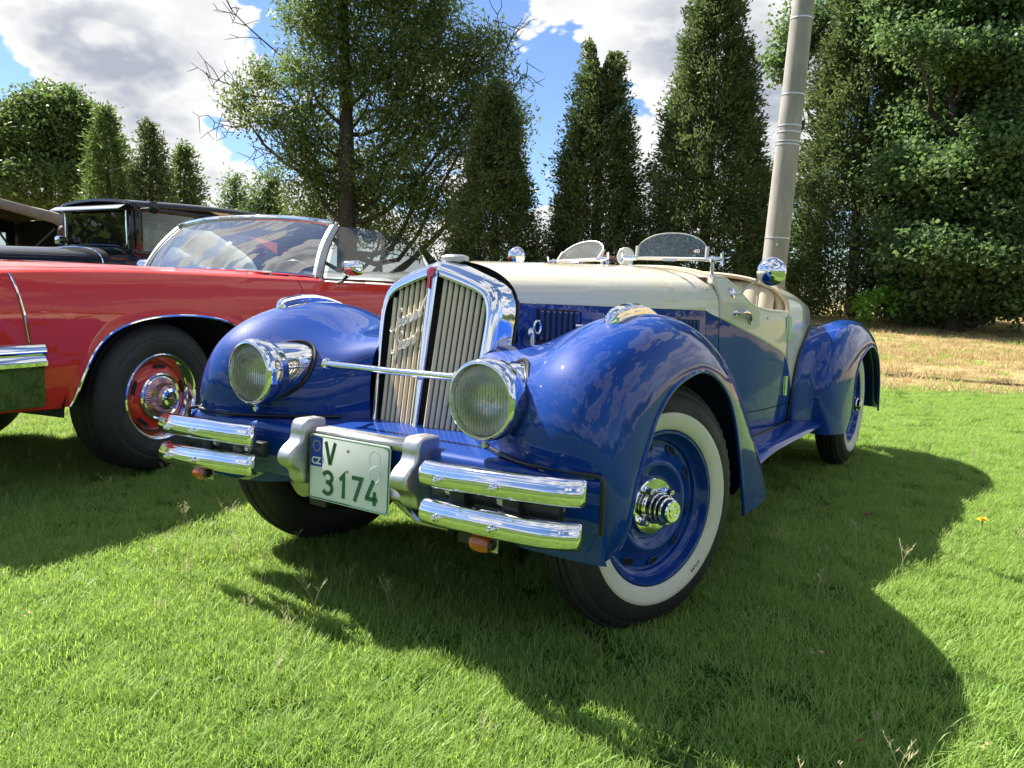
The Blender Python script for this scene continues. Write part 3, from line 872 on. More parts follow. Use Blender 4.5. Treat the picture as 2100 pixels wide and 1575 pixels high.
def script(strokes, y0, z0, u, slope, name):
    mb = MB()
    for st in strokes:
        P = catmull(st, max(8, len(st) * 6))
        path = []
        for a, b_ in P:
            a = a + b_ * .32                                # italic
            y = y0 + a * u; z = z0 + b_ * u + slope * a * u
            path.append((xf(y, z) - .006, y, z))
        mb.tube(path, .0026, 6)
    mb.build(name, 'script_silver', car)
S_ = [(0.95, 1.75), (0.8, 2.1), (0.5, 2.15), (0.25, 1.8), (0.45, 1.35), (0.8, 0.95), (0.75, 0.25), (0.3, -.05), (-.15, .15), (-.2, .5)]
p_ = lambda x: [[(x, .35), (x + .2, .95), (x + .1, .1), (x - .05, -1.0)], [(x + .15, .6), (x + .4, 1.0), (x + .65, .75), (x + .55, .2), (x + .2, .05), (x + .1, .25)]]
script([S_, *p_(1.05), [(1.7, .4), (2.15, .65), (2.1, 1.0), (1.85, .85), (1.8, .3), (2.05, 0), (2.4, .4)],
        [(2.85, .8), (2.6, 1.0), (2.4, .5), (2.55, .02), (2.95, .35)], [(2.95, .35), (3.1, .95), (3.05, .25), (3.2, .0), (3.45, .4)],
        [(3.95, .85), (3.65, 1.0), (3.45, .5), (3.6, .02), (3.9, .5), (4.0, .95), (3.95, .2), (4.1, 0), (4.4, .5)],
        [(4.4, .5), (4.75, 1.7), (4.6, 2.2), (4.45, 1.7), (4.45, .3), (4.65, 0), (4.9, .35)]], -.186, .853, .0295, .40, 'script_lettering')
script([S_, *p_(1.05), [(2.05, .95), (1.8, .7), (1.85, .1), (2.2, .0), (2.4, .6), (2.1, 1.0), (2.35, .85), (2.65, .95)],
        [(2.65, .95), (2.75, .6), (2.7, 0)], [(2.75, .6), (2.95, .95), (3.2, .9)], [(3.6, 1.75), (3.45, .4), (3.6, 0), (3.85, .3)], [(3.2, 1.2), (3.95, 1.3)]], -.166, .778, .0285, .38, 'script_lettering')

# ---- bonnet
HX0, HX1 = .072, -1.10
def hood_s(x): t = (HX0 - x) / (HX0 - HX1); return t
def hy(x): return .268 + (.07 - x) * .1726
def hz(x): return .964 - .027 * hood_s(x)
def htop(x): return 1.101 + .034 * hood_s(x) ** .8
def hood_section(x, n=26):
    e = 1.95 + .55 * hood_s(x)
    out = []
    for k in range(n):
        a = (k / (n - 1)) * math.pi / 2
        y = hy(x) * math.sin(a) ** (2 / e); z = hz(x) + (htop(x) - hz(x)) * math.cos(a) ** (2 / e)
        out.append((x, y, z))
    return out
def mirror_row(r): return [(x, -y, z) for x, y, z in r[:0:-1]] + r
xs = np.linspace(HX0, HX1 + .004, 30)
MB().grid([mirror_row(hood_section(x)) for x in xs]).build('bonnet_top', 'cream_paint', car, sharp=60)
for s in (1, -1):
    rows = []
    for x in xs:
        rows.append([(x, (hy(x) + .002 * math.sin(t * math.pi)) , hz(x) - .0015 + (.58 - hz(x)) * t) for t in np.linspace(0, 1, 9)])
    hs = side(MB().grid(rows), s).build('bonnet_side', 'blue_paint', car, sharp=60)
    # louvre banks: dark opening with raised fins
    for (xa, xb, za, zb, n) in ((-.018, -.228, .945, .832, 7), (-.43, -.68, .930, .81, 8), (-.78, -1.04, .905, .80, 8)):
        o = MB().prism([(xa, hy(xa) + .0025, za), (xb, hy(xb) + .0025, za - .008), (xb, hy(xb) + .0025, zb - .008), (xa, hy(xa) + .0025, zb)], (0, .002, 0))
        side(o, s).build('louvre_opening', 'black_void', hs, smooth=False)
        for k in range(n):
            x = xa + (xb - xa) * (k + .62) / n; w = abs(xb - xa) / n * .5
            f = MB()
            dz = -.008 * (x - xa) / (xb - xa)
            f.add([(x + w / 2, hy(x) + .003, za - .004 + dz), (x + w / 2, hy(x) + .003, zb + .004 + dz), (x + w * .2, hy(x) + .013, zb + .012 + dz), (x + w * .2, hy(x) + .013, za - .012 + dz),
                   (x - w / 2, hy(x) + .009, za - .006 + dz), (x - w / 2, hy(x) + .009, zb + .006 + dz)], [(0, 1, 2, 3), (3, 2, 5, 4), (0, 3, 4), (1, 5, 2)])
            side(f, s).build('louvre', 'blue_paint', hs, sharp=25)
    pan = MB().prism([(-.245, hy(-.245) + .002, .935), (-.375, hy(-.375) + .002, .931), (-.375, hy(-.375) + .002, .84), (-.245, hy(-.245) + .002, .845)], (0, .004, 0))
    side(pan, s).build('access_panel', 'blue_paint', hs, bevel=.003)
    st = MB().tube([(-.20, hy(-.2) + .011, .885), (-.30, hy(-.3) + .011, .882)], .0075, 8)
    side(st, s).build('bonnet_catch', 'chrome', hs)
# chrome ring catch standing on the catwalk beside the bonnet
for s in (1, -1):
    b = MB().lathe([(.016, -.02), (.014, .004), (.008, .008), (.008, .035)], (.035, .300, .825), (0, 0, 1), 12)
    b.ball((.035, .296, .866), .017, 12, 8, (1, .6, 1.1))
    ring = [(.012 + .021 * math.cos(a), .306, .885 + .021 * math.sin(a)) for a in np.linspace(0, 2 * math.pi, 22)]
    b.tube(ring, .0042, 8, caps=False)
    side(b, s).build('ring_catch', 'chrome', car)

# ---- scuttle, body sides, doors, tail
X0, XS, XD0, XD1, XT = -1.104, -1.30, -1.205, -1.90, -3.62
by = table([-3.66, -3.5, -3.3, -2.9, -2.5, -2.2, -1.9, -1.6, -1.3, -1.10], [.10, .26, .38, .50, .575, .61, .615, .585, .517, .470])
_zs = table([-2.075, -2.03, -1.95, -1.88, -1.83], [.36, .52, .627, .690, .715])
def zsp(x): return _zs(x) if x < -1.83 else .715 + (x + 1.83) * (.937 - .715) / .73
ztp = table([-1.95, -1.90, -1.80, -1.60, -1.50, -1.43, -1.37, -1.30], [.925, .925, .928, .938, .955, .985, 1.035, 1.085])
def sidepoint(x, z):
    """body side skin: gentle tumblehome above the waist, tuck-under at the sill"""
    w = by(x)
    t = (z - .70)
    w *= 1 - (.16 * t * t if t > 0 else .28 * t * t)
    if z > 1.0 and x > -1.42: w -= (z - 1.0) * .35
    return (x, w, z)
def panel(x0, x1, zlo, zhi, nx=16, nz=10, d=0.0):
    rows = []
    for x in np.linspace(x0, x1, nx):
        a, b_ = zlo(x), zhi(x)
        rows.append([(lambda p: (p[0], p[1] + d, p[2]))(sidepoint(x, a + (b_ - a) * t)) for t in np.linspace(0, 1, nz)])
    return MB().grid(rows)
SILL = lambda x: .335
DB = lambda x: .452
G_ = .0028
# scuttle: bonnet line up and over
def scuttle_row(x):
    t = (x - X0) / (XS - X0)
    w = by(x); zl = zsp(x)
    ztop = 1.136 - .006 * t
    e = 2.5 + .3 * t
    pts = []
    for k in range(30):
        a = k / 29 * math.pi / 2
        y = w * (.985) * math.sin(a) ** (2 / e); z = .937 + (ztop - .937) * math.cos(a) ** (2 / e)
        pts.append((x, y, z))
    low = [sidepoint(x, .937 + (zl - .937) * u) for u in np.linspace(0, 1, 6)][1:]
    low = [(p[0], p[1] + (w * .985 - sidepoint(x, .937)[1]) * (1 - u), p[2]) for p, u in zip(low, np.linspace(0, 1, 6)[1:])]
    return pts + low
MB().grid([mirror_row(scuttle_row(x)) for x in np.linspace(X0, XD0 + G_, 10)]).build('scuttle', 'cream_paint', car, sharp=60)
# rear part of the scuttle roof above the doors, back to the cockpit edge
def scuttle_roof(x, cut):
    r = [p for p in scuttle_row(max(x, XS)) if p[1] < cut and p[2] > 1.0]
    return [(x, p[1], p[2]) for p in r]
rows = []
for x in np.linspace(XD0 + G_, XS - .02, 8):
    ycut = by(x) * .965
    n = 24
    row = []
    w, ztop = by(x), 1.133
    for k in range(n):
        a = k / (n - 1) * math.pi / 2 * .66
        e = 2.75
        row.append((x, w * .985 * math.sin(a) ** (2 / e), .937 + (ztop - .937) * math.cos(a) ** (2 / e)))
    rows.append(mirror_row(row))
MB().grid(rows).build('scuttle_roof', 'cream_paint', car, sharp=60)
yr_edge, zr_edge = rows[0][-1][1], rows[0][-1][2]
MB().tube([(XS - .022, p[1], p[2]) for p in rows[-1]], .012, 10).build('cockpit_rim', 'cream_leather', car)
def doortop(x): return min(ztp(x), 1.0845)
for s in (1, -1):
    side(panel(X0, XD0 + G_, SILL, lambda x: zsp(x) - .0008, 8, 14), s).build('scuttle_side', 'blue_paint', car, sharp=60)
    # front upper quarter of the door follows the scuttle curve
    dp = panel(XD0 - G_, XD1 + G_, lambda x: zsp(x), doortop, 30, 14)
    door = side(dp, s).build('door', 'cream_paint', car, sharp=60, solid=.02)
    lo = side(panel(XD0 - G_, XD1 + G_, DB, lambda x: zsp(x) - .0008, 30, 12), s).build('door_lower_panel', 'blue_paint', door, sharp=60)
    cap_ = [sidepoint(x, doortop(x)) for x in np.linspace(XD0 - G_, XD1 + G_, 40)]
    side(MB().tube([(x, y - .008, z) for x, y, z in cap_], .010, 10), s).build('door_capping', 'cream_paint', door)
    # handle, hinges, studs
    hx, hz_ = -1.335, .925
    b = sidepoint(hx, hz_)[1]
    h = MB().lathe([(.016, -.004), (.015, .006), (.008, .010), (.008, .028)], (hx, b, hz_), (0, 1, 0), 14)
    P = catmull([(hx + .012, b + .034, hz_ + .004), (hx - .02, b + .040, hz_ + .006), (hx - .07, b + .042, hz_ - .006), (hx - .105, b + .038, hz_ - .030), (hx - .112, b + .034, hz_ - .050)], 18)
    h.tube([tuple(p) for p in P], [.010 + .003 * math.sin(t * 3.1) - .004 * t for t in np.linspace(0, 1, 18)], 10)
    side(h, s).build('door_handle', 'chrome', door)
    for za, zb, xx in ((.775, .905, -1.893), (.50, .60, -1.893)):
        p = sidepoint(xx, (za + zb) / 2)
        hb = MB().tube([(xx, p[1] + .008, z) for z in np.linspace(za, zb, 12)], [.0085 if k % 2 else .0075 for k in range(12)], 10)
        hb.box((xx + .02, p[1] + .003, (za + zb) / 2), (.03, .005, zb - za))
        side(hb, s).build('hinge', 'chrome', door)
    for (sx, sz) in ((-1.47, .905), (-1.62, .90), (-1.30, 1.035)):
        q = sidepoint(sx, sz)
        side(MB().lathe([(.006, -.002), (.005, .003), (0, .005)], q, (0, 1, 0), 10), s).build('stud', 'steel', door)
    # sill below the door and the rear quarter
    side(panel(XD0 - G_, XD1 - .16, SILL, lambda x: min(DB(x), zsp(x)) - G_ * 1.6, 20, 6), s).build('sill', 'blue_paint', car, sharp=60)
    side(panel(XD1 - G_, -2.075, DB, lambda x: max(zsp(x) - .0008, DB(x) + .001), 14, 8), s).build('rear_quarter_lower', 'blue_paint', car, sharp=60)
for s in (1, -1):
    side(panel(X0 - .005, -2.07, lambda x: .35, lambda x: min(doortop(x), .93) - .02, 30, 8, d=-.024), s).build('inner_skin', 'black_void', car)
# tail: closed behind the seats, sloping to the rear
tz = table([-3.66, -3.5, -3.2, -2.9, -2.6, -2.3, -2.1, -1.95], [.50, .62, .78, .905, 1.01, 1.085, 1.115, 1.125])
def tail_row(x, zl):
    w = by(x)
    zt = tz(x); zm = min(.925, zt - .10)
    e = 2.5
    pts = []
    for k in range(26):
        a = k / 25 * math.pi / 2
        pts.append((x, w * .975 * math.sin(a) ** (2 / e), zm + (zt - zm) * math.cos(a) ** (2 / e)))
    n = 10
    for u in np.linspace(0, 1, n)[1:]:
        z = zm + (zl - zm) * u
        q = sidepoint(x, z)
        k0 = w * .975 - sidepoint(x, zm)[1]
        pts.append((x, q[1] + k0 * (1 - u) ** 2, z))
    return pts
rows = []
for x in np.linspace(XD1 - G_, XT, 44):
    zl = max(.33, zsp(x)) if x > -2.075 else .33
    rows.append(mirror_row(tail_row(x, zl)))
MB().grid(rows).build('tail', 'cream_paint', car, sharp=60)
hoop = [(x - .002, y, z) for x, y, z in rows[0] if z > .92]
MB().tube(hoop, .011, 10).build('tail_hoop', 'cream_leather', car)
MB().tube([(x - .018, y * 1.004, z + .003) for x, y, z in hoop], .004, 8).build('hoop_beading', 'rubber_seal', car)
for s in (1, -1):                                       # beading where the rear fender meets the body
    P = [g[-1] for g in rear_grid][:34]
    side(MB().tube([(x + .004, sidepoint(x, max(z, .3))[1] + .006, z) for x, y, z in P], .006, 8), s).build('fender_beading', 'rubber_seal', car)

# ---- cockpit: tub, seats, wheel
tub = MB()
tub.box((-1.6, 0, .40), (.9, 1.04, .02)); tub.box((-1.16, 0, .72), (.02, .90, .62)); tub.box((-2.02, 0, .68), (.02, 1.08, .6))
tub.build('cockpit_floor', 'carpet', car)
MB().box((-1.20, 0, 1.0), (.03, .86, .17)).build('dashboard', 'brown_wood', car, bevel=.008)
for s in (1, -1):
    rows = []
    for k in range(49):
        t = k / 48
        y = .03 + t * .50
        bul = .012 * abs(math.sin(t * math.pi * 6)) ** .6
        edge = 1 - (2 * t - 1) ** 8
        zt = .86 + .225 * (1 - (2 * t - 1) ** 6 * .25)
        rows.append([(-1.925 + .02, y, .52), (-1.83 + bul * edge - .02, y, .60), (-1.86 + bul * edge, y, .80), (-1.90 + bul * edge, y, zt - .05), (-1.925 + bul, y, zt - .01), (-1.955, y, zt + .002), (-1.985, y, zt - .015), (-2.0, y, .6)])
    side(MB().grid(rows), s).build('seat_backrest', 'cream_leather', car, sharp=70)
    c = MB().box((-1.64, .28, .545), (.46, .48, .15))
    side(c, s).build('seat_cushion', 'cream_leather', car, bevel=.04, seg=3)
    bol = MB().tube(catmull([(-1.94, .545, .72), (-1.945, .55, .90), (-1.955, .535, 1.0), (-1.965, .47, 1.072)], 14), .030, 12)
    side(bol, s).build('side_bolster', 'cream_leather', car)
wc = Vector((-1.50, -.215, 1.02)); wa = Vector((-.86, 0, .51)).normalized()
u_ = Vector((0, 1, 0)); v_ = wa.cross(u_)
sw = MB().tube([tuple(wc + u_ * .195 * math.cos(a) + v_ * .195 * math.sin(a)) for a in np.linspace(0, 2 * math.pi, 49)], .014, 10, caps=False)
swo = sw.build('steering_wheel', 'brown_wood', car)
sp = MB()
for a in (0, 90, 180, 270):
    for d in (-.012, .012):
        e_ = u_ * math.cos(R(a)) + v_ * math.sin(R(a)); f_ = -u_ * math.sin(R(a)) + v_ * math.cos(R(a))
        sp.tube([tuple(wc + f_ * d), tuple(wc + e_ * .19 + f_ * d)], .004, 6)
sp.lathe([(.04, -.02), (.035, .02), (0, .026)], wc, wa, 16)
sp.tube([tuple(wc), tuple(wc - wa * .5)], .018, 8)
sp.build('wheel_spokes', 'satin_aluminium', swo)

# ---- twin folding windscreens on the scuttle
def windscreen(a, b_, h, tilt, sticker):
    """a, b_ = inner and outer foot of the lower frame; tilt = lean to the rear"""
    A, B = Vector(a), Vector(b_)
    ex = (B - A); L = ex.length; ex.normalize()
    nn = Vector((0, 0, 1)).cross(ex).normalized()
    if nn.x > 0: nn = -nn                                # towards the rear
    ey = (Vector((0, 0, 1)) * math.cos(tilt) + nn * math.sin(tilt)).normalized()
    def P(u, v): return tuple(A + ex * (u * L) + ey * v)
    fr = MB().tube([P(0, h * .48), P(0, .008), P(.015, .0), P(.5, 0), P(.985, 0), P(1, .008), P(1, h * .48)], .0085, 10)
    o = fr.build('windscreen', 'silver_paint', car)
    n = 30
    outl = [P(.01, .004)] + [P(.01 + .98 * t, h * (.46 + .54 * (1 - abs(2 * t - 1) ** 2.4) ** .75)) for t in np.linspace(0, 1, n)] + [P(.99, .004)]
    ez = ex.cross(ey).normalized()
    MB().prism(outl, ez * .005).build('windscreen_glass', 'screen_glass', o, smooth=False)
    MB().tube(outl[1:-1], .0028, 6).build('windscreen_edge', 'silver_paint', o)
    MB().prism([P(.40, -.011), P(.58, -.011), P(.58, -.003), P(.40, -.003)], -nn * .011).build('maker_plate', 'satin_aluminium', o)
    for u, sg in ((0, -1), (1, 1)):
        base = Vector(P(u, 0)) + ex * (.028 * sg)
        zb = 1.128 if abs(base.y) < .3 else 1.128 - (abs(base.y) - .3) * .22
        cl = MB().lathe([(.022, 0), (.018, .006), (.008, .012), (.0075, max(.014, base.z - zb - .004))], (base.x, base.y, zb - .003), (0, 0, 1), 14)
        cl.tube([tuple(base - ex * (.03 * sg)), tuple(base + ex * (.034 * sg))], [.011, .011], 12)
        cl.ball(tuple(base), .0155)
        w0 = base + ex * (.042 * sg)
        cl.tube([tuple(base), tuple(w0)], .006, 8)
        for q in (1, -1):
            cl.tube([tuple(w0), tuple(w0 + Vector((.006, 0, .024 * q))), tuple(w0 + Vector((.006, 0, .030 * q)) + ex * .006 * sg)], [.0055, .007, .004], 8)
        cl.build('clamp_post', 'chrome', o)
    if sticker:
        s0 = Vector(P(.755, .020)) - ez * (.0012 if ez.x < 0 else -.0062)
        e2 = ex; y2 = ey
        if ez.x < 0: zz = -ez
        else: zz = ez
        s0 = Vector(P(.755, .020)) + zz * (.0015 if ez.x < 0 else .0065)
        so = [tuple(s0 + e2 * x + y2 * y) for x, y in ((0, 0), (.066, 0), (.066, .018), (.045, .027), (.021, .027), (0, .018))]
        st = MB().prism(so, zz * .0008).build('sticker', 'print_dark', o, smooth=False)
        t = text_mesh('40', .022, .0004, 1.3, bold=.0008)
        placed(t, s0 + e2 * .036 + y2 * .0115 + zz * .0014, e2, y2, zz).build('sticker_number', 'print_white', st, smooth=False)
windscreen((-1.06, .145, 1.165), (-1.07, .468, 1.158), .112, R(8), True)
windscreen((-1.165, -.11, 1.165), (-1.265, -.40, 1.160), .125, R(38), False)
mm = MB().lathe([(.0, -.008), (.030, -.007), (.040, -.002), (.042, .003), (.040, .005), (0, .006)], (-1.13, .055, 1.176), (1, .25, .05), 28)
mo = mm.build('rear_view_mirror', 'silver_paint', car)
MB().tube([(-1.135, .055, 1.128), (-1.137, .055, 1.17)], .006, 8).build('mirror_stem', 'chrome', mo)
def wing_mirror(c, r, base, ax):
    c = Vector(c); ax = Vector(ax).normalized()
    d = MB().lathe([(.0, r * .62), (r * .3, r * .58), (r * .6, r * .46), (r * .85, r * .24), (r, -.004), (r * 1.02, -.010), (r, -.014), (0, -.014)], c, ax, 36)
    o = d.build('wing_mirror', 'chrome', car)
    if base:
        b = Vector(base[0]); bn = Vector(base[1])
        m = MB().tube(catmull([tuple(b), tuple(b + bn * .03), tuple(b.lerp(c, .35) + bn * .012), tuple(c + ax * r * .5)], 14), .0065, 10)
        m.ball(tuple(c + ax * r * .56), .014)
        m.lathe([(.026, -.004), (.024, .006), (.010, .010)], b, bn, 18)
        m.build('mirror_arm', 'chrome', o)
    else:
        MB().tube([tuple(c - Vector((0, 0, r * .9))), (c.x, c.y, 1.105)], .006, 8).build('mirror_arm', 'chrome', o)
    return o
mbz = sidepoint(-1.33, 1.012)
wing_mirror((-1.185, .715, 1.110), .0605, ((-1.325, mbz[1] - .006, 1.012), (0, 1, .15)), (1, .25, 0))
wing_mirror((-1.03, -.50, 1.178), .046, None, (1, .1, 0))

# ---- running boards, underbody
for s in (1, -1):
    rows = []
    for t in np.linspace(0, 1, 26):
        x = -.80 + t * (-2.26 + .80)
        drop = -.085 * max(0, 1 - t / .45) ** 2
        rows.append([(x, y, z + drop * (.4 + .6 * (y - .55) / .19)) for y, z in ((.545, .350), (.60, .345), (.67, .340), (.715, .332), (.732, .322), (.736, .308), (.725, .300), (.55, .300))])
    rb = side(MB().grid(rows), s).build('running_board', 'blue_paint', car, sharp=50)
    strip = MB().grid([[(r[0][0], y, r[0][2] - .004 + dz) for y, dz in ((.595, -.002), (.600, .004), (.615, .004), (.620, -.004))] for r in rows])
    side(strip, s).build('rubber_strip', 'rubber_seal', rb)
ub = MB()
for s in (1, -1): ub.box((-1.4, .33 * s, .30), (3.6, .08, .10))
ub.box((-1.6, 0, .345), (1.6, 1.1, .012)); ub.box((-.2, 0, .42), (.9, .4, .22)); ub.tube([(0, -.62, .33), (0, .62, .33)], .04, 12); ub.tube([(-2.95, -.62, .35), (-2.95, .62, .35)], .05, 12)
ub.build('chassis', 'dark_steel', car, smooth=False)
for s in (1, -1):
    ib = MB().grid([[(x, .30 + .0 * x, .36), (x, .275, .74 - max(0, -x - .25) * .65)] for x in np.linspace(.05, -.80, 12)])
    side(ib, s).build('inner_wing', 'black_void', car)
dr = MB().lathe([(.05, -.03), (.085, -.03), (.095, -.015), (.095, .03), (.06, .05)], (.36, -.42, .36), (1, -.15, 0), 24)
dr.build('horn', 'steel', car)
mf = MB().tube([(.50, .18, .36), (.52, .24, .335), (.50, .34, .33)], .016, 10); mf.tube([(.42, .05, .36), (.50, .20, .35)], .022, 10)
mf.build('front_spring', 'steel', car)

# ---- wheels
def build_wheel(s, c, steer, hubT):
    """all geometry in wheel space: axis = +y outwards, then placed"""
    Mw = Matrix.Translation(Vector(c)) @ Matrix.Rotation(steer, 4, 'Z') @ (Matrix.Rotation(math.pi, 4, 'Z') if s < 0 else Matrix.Identity(4))
    rim = MB().lathe([(.238, .062), (.2415, .068), (.238, .073), (.231, .072), (.227, .064), (.223, .050), (.216, .040), (.206, .036), (.203, .024), (.196, .021), (.170, .030), (.150, .041), (.143, .048), (.136, .051), (.128, .050), (.122, .045), (.105, .038), (.088, .033), (.03, .033)], (0, 0, 0), (0, 1, 0), 64, caps=False)
    rim.lathe([(.238, -.062), (.20, -.05), (.20, .02)], (0, 0, 0), (0, 1, 0), 48, caps=False)
    rim.lathe([(.19, -.03), (.0, -.03)], (0, 0, 0), (0, 1, 0), 32, caps=False)
    o = rim.build('wheel', 'blue_paint', car, sharp=45)
    o.matrix_local = Mw
    prof = [(.236, .060), (.243, .071), (.262, .0805), (.285, .0845), (.306, .083), (.326, .0785), (.342, .0715), (.352, .0635), (.354, .0615), (.357, .0615)]
    tr = [(.3665, .0575), (.3765, .053), (.3805, .046), (.375, .045), (.375, .040), (.386, .039), (.388, .026), (.3815, .025), (.3815, .020), (.390, .019), (.391, 0.002), (.384, .001)]
    full = prof + tr + [(r, -h) for r, h in reversed(tr)] + [(r, -h) for r, h in reversed(prof)]
    N = 120
    rows = []
    for r, h in full:
        row = []
        for k in range(N):
            rr = r - (.0055 if (abs(h) > .044 and .360 < r < .382 and k % 2 == 0) else 0)
            a = 2 * math.pi * k / N
            row.append((rr * math.cos(a), h, rr * math.sin(a)))
        rows.append(row)
    MB().grid(rows, cv=True).build('tyre', 'rubber', o, sharp=40)
    MB().lathe([(.243, .0715), (.2465, .0755), (.262, .0825), (.285, .0865), (.2945, .0858), (.2975, .0825)], (0, 0, 0), (0, 1, 0), 80, caps=False).build('whitewall', 'whitewall', o, sharp=60)
    nh = 10
    for k in range(nh):
        a = 2 * math.pi * (k + .3) / nh
        e_ = Vector((math.cos(a), 0, math.sin(a))); t_ = Vector((-math.sin(a), 0, math.cos(a)))
        pts = [tuple(e_ * (.184 + .0135 * math.cos(b)) + t_ * (.024 * math.sin(b)) + Vector((0, .0285 - .0042 * math.cos(b), 0))) for b in np.linspace(0, 2 * math.pi, 14, endpoint=False)]
        MB().prism(pts, (0, .0008, 0)).build('vent_hole', 'black_void', o, smooth=False)
        MB().tube(pts + pts[:2], .0022, 6, caps=False).build('vent_rim', 'blue_paint', o)
    MB().lathe([(.088, .030), (.088, .042), (.085, .045), (.04, .047)], (0, 0, 0), (0, 1, 0), 48, caps=False).build('hub_plate', 'chrome', o, sharp=40)
    hub = MB().lathe([(.054, .045), (.054, .050), (.050, .053), (.0495, .054), (.0495, .067), (.048, .070), (.046, .071), (.0455, .072), (.0455, .083), (.044, .086), (.042, .087), (.0415, .088), (.0415, .098), (.040, .101), (.036, .103), (.0345, .118), (.031, .122), (.0, .1225)], (0, 0, 0), (0, 1, 0), 40, caps=False)
    hc = hub.build('hub_cap', 'chrome', o, sharp=30)
    for h, r0, w in ((.0605, .0500, .0055), (.0775, .0460, .0048), (.0930, .0420, .0045)):
        MB().lathe([(r0, h - w), (r0, h + w)], (0, 0, 0), (0, 1, 0), 40, caps=False).build('hub_ring', 'badge_black', hc)
    tt = MB()
    tt.tube([(.018 * math.cos(a), .123, .018 * math.sin(a)) for a in np.linspace(R(120), R(420), 24)], .0022, 6)
    tt.box((0, .1235, .010), (.026, .004, .005)); tt.box((0, .1235, -.002), (.006, .004, .022))
    tt.build('hub_emblem', 'chrome', hc)
    for k in range(4):
        a = R(45 + 90 * k) + hubT
        p = (.067 * math.cos(a), .045, .067 * math.sin(a))
        MB().lathe([(.014, 0), (.014, .004), (.0115, .006), (.0115, .020), (.009, .026), (0, .029)], p, (0, 1, 0), 8).build('lug_nut', 'chrome', hc, sharp=30)
    tx = text_mesh('ATLAS', .017, .0006, 1.0)
    q = MB()
    for x, y, z in tx.v:                                  # wrap along the whitewall
        a = R(-128) + x / .272
        q.v.append(((.272 + y) * math.cos(a) , .0848 + z, (.272 + y) * math.sin(a)))
    q.f = [tuple(f) for f in tx.f]
    q.build('tyre_lettering', 'dark_steel', o, smooth=False)
    return o
build_wheel(1, (0, .705, .354), R(-16.9), R(10))
build_wheel(-1, (0, -.705, .354), R(-16.9), R(35))
build_wheel(1, (-2.95, .68, .354), 0, R(20))
build_wheel(-1, (-2.95, -.68, .354), 0, 0)

# ---- front bumper: two bowed blades a side, brackets, overriders, cross bar, plate, indicators
def blade(s, path):
    P = catmull(path, 70)
    sec = [(-.010, -.041), (.004, -.041), (.014, -.0385), (.022, -.031), (.0265, -.020), (.0280, -.007), (.0275, .005), (.025, .0145), (.022, .019), (.0215, .021), (.021, .024), (.0185, .0285), (.015, .031), (.0145, .0325), (.010, .037), (.003, .040), (-.006, .041), (-.014, .039)]
    rows = []
    n = len(P)
    for i, p in enumerate(P):
        t = P[min(i + 1, n - 1)] - P[max(i - 1, 0)]
        nx = np.array([abs(t[1]), -t[0] * np.sign(t[1]), 0.0]); nx /= np.linalg.norm(nx)
        k_ = min(1.0, .55 + .45 * (min(i, n - 1 - i) / 1.6) ** .6)
        rows.append([tuple(p + nx * (a * k_) + np.array([0, 0, b_ * .84 * (.7 + .3 * k_) - .005])) for a, b_ in sec])
    mb = MB().grid(rows)
    for e in (0, n - 1):
        mb.add(rows[e], [tuple(range(len(sec)))])
    return mb.build('bumper_blade', 'chrome', car, sharp=50)
def domed_bolt(p, parent, r=.0105, mat='chrome', name='bumper_bolt', ax=(1, 0, 0)):
    MB().lathe([(r, -.006), (r, .002), (r * .95, .004), (r * .62, .006), (r * .62, .010), (r * .45, .0145), (0, .016)], p, ax, 12).build(name, mat, parent, sharp=40)
BX = -.012
LU = [(.628, .352, .519), (.638, .42, .521), (.646, .55, .528), (.645, .70, .534), (.634, .79, .537), (.612, .838, .538)]
LL = [(.628, .352, .418), (.638, .42, .419), (.646, .55, .424), (.645, .70, .428), (.634, .78, .431), (.610, .828, .432)]
RU = [(.632, -.357, .530), (.642, -.42, .529), (.650, -.55, .527), (.648, -.70, .522), (.640, -.80, .519), (.618, -.885, .515)]
RL = [(.632, -.357, .434), (.642, -.42, .432), (.650, -.55, .428), (.648, -.70, .420), (.640, -.80, .415), (.618, -.888, .411)]
blades = [blade(1, LU), blade(1, LL), blade(-1, RU), blade(-1, RL)]
for bl, pts in ((blades[0], ((.675, .435, .514), (.682, .618, .524))), (blades[1], ((.673, .430, .412), (.682, .615, .420))),
                (blades[2], ((.684, -.615, .518), (.675, -.775, .511))), (blades[3], ((.684, -.615, .418), (.675, -.78, .408)))):
    for p in pts: domed_bolt(p, bl)
for s in (1, -1):
    br = MB().box((.590, .56 * s, .472), (.03, .40, .05)); br.box((.60, .46 * s, .472), (.05, .05, .12)); br.box((.60, .63 * s, .472), (.05, .05, .12))
    o = br.build('bumper_bracket', 'dark_steel', car, bevel=.004)
    for y in (.425, .595, .745):
        MB().lathe([(.017, -.004), (.017, .003), (.0115, .003), (.0115, .011), (0, .0115)], (.607 if y < .7 else .580, y * s, .474), (1, 0, 0), 6 if y < .7 else 16).build('bracket_bolt', 'galvanised', o, sharp=30)
    yo = .262 if s > 0 else -.212
    outl = [(.525, .588), (.590, .590), (.612, .582), (.622, .560), (.624, .540), (.634, .522), (.655, .508), (.672, .490), (.676, .470), (.668, .452), (.648, .438), (.634, .424), (.630, .404), (.620, .390), (.60, .384), (.525, .386)]
    C2 = catmull(outl, 60)
    ov = MB().prism([(x - .035, yo - .032, z) for x, z in C2], (0, .064, 0))
    ov.build('overrider', 'satin_aluminium', car, bevel=.010, seg=3, sharp=50)
cbm = MB()
rows = [[(x, y, z) for x, z in ((.49, .562), (.545, .564), (.556, .556), (.556, .545), (.540, .535), (.530, .525), (.530, .425), (.540, .415), (.556, .405), (.556, .394), (.545, .386), (.49, .388))] for y in (-.20, .25)]
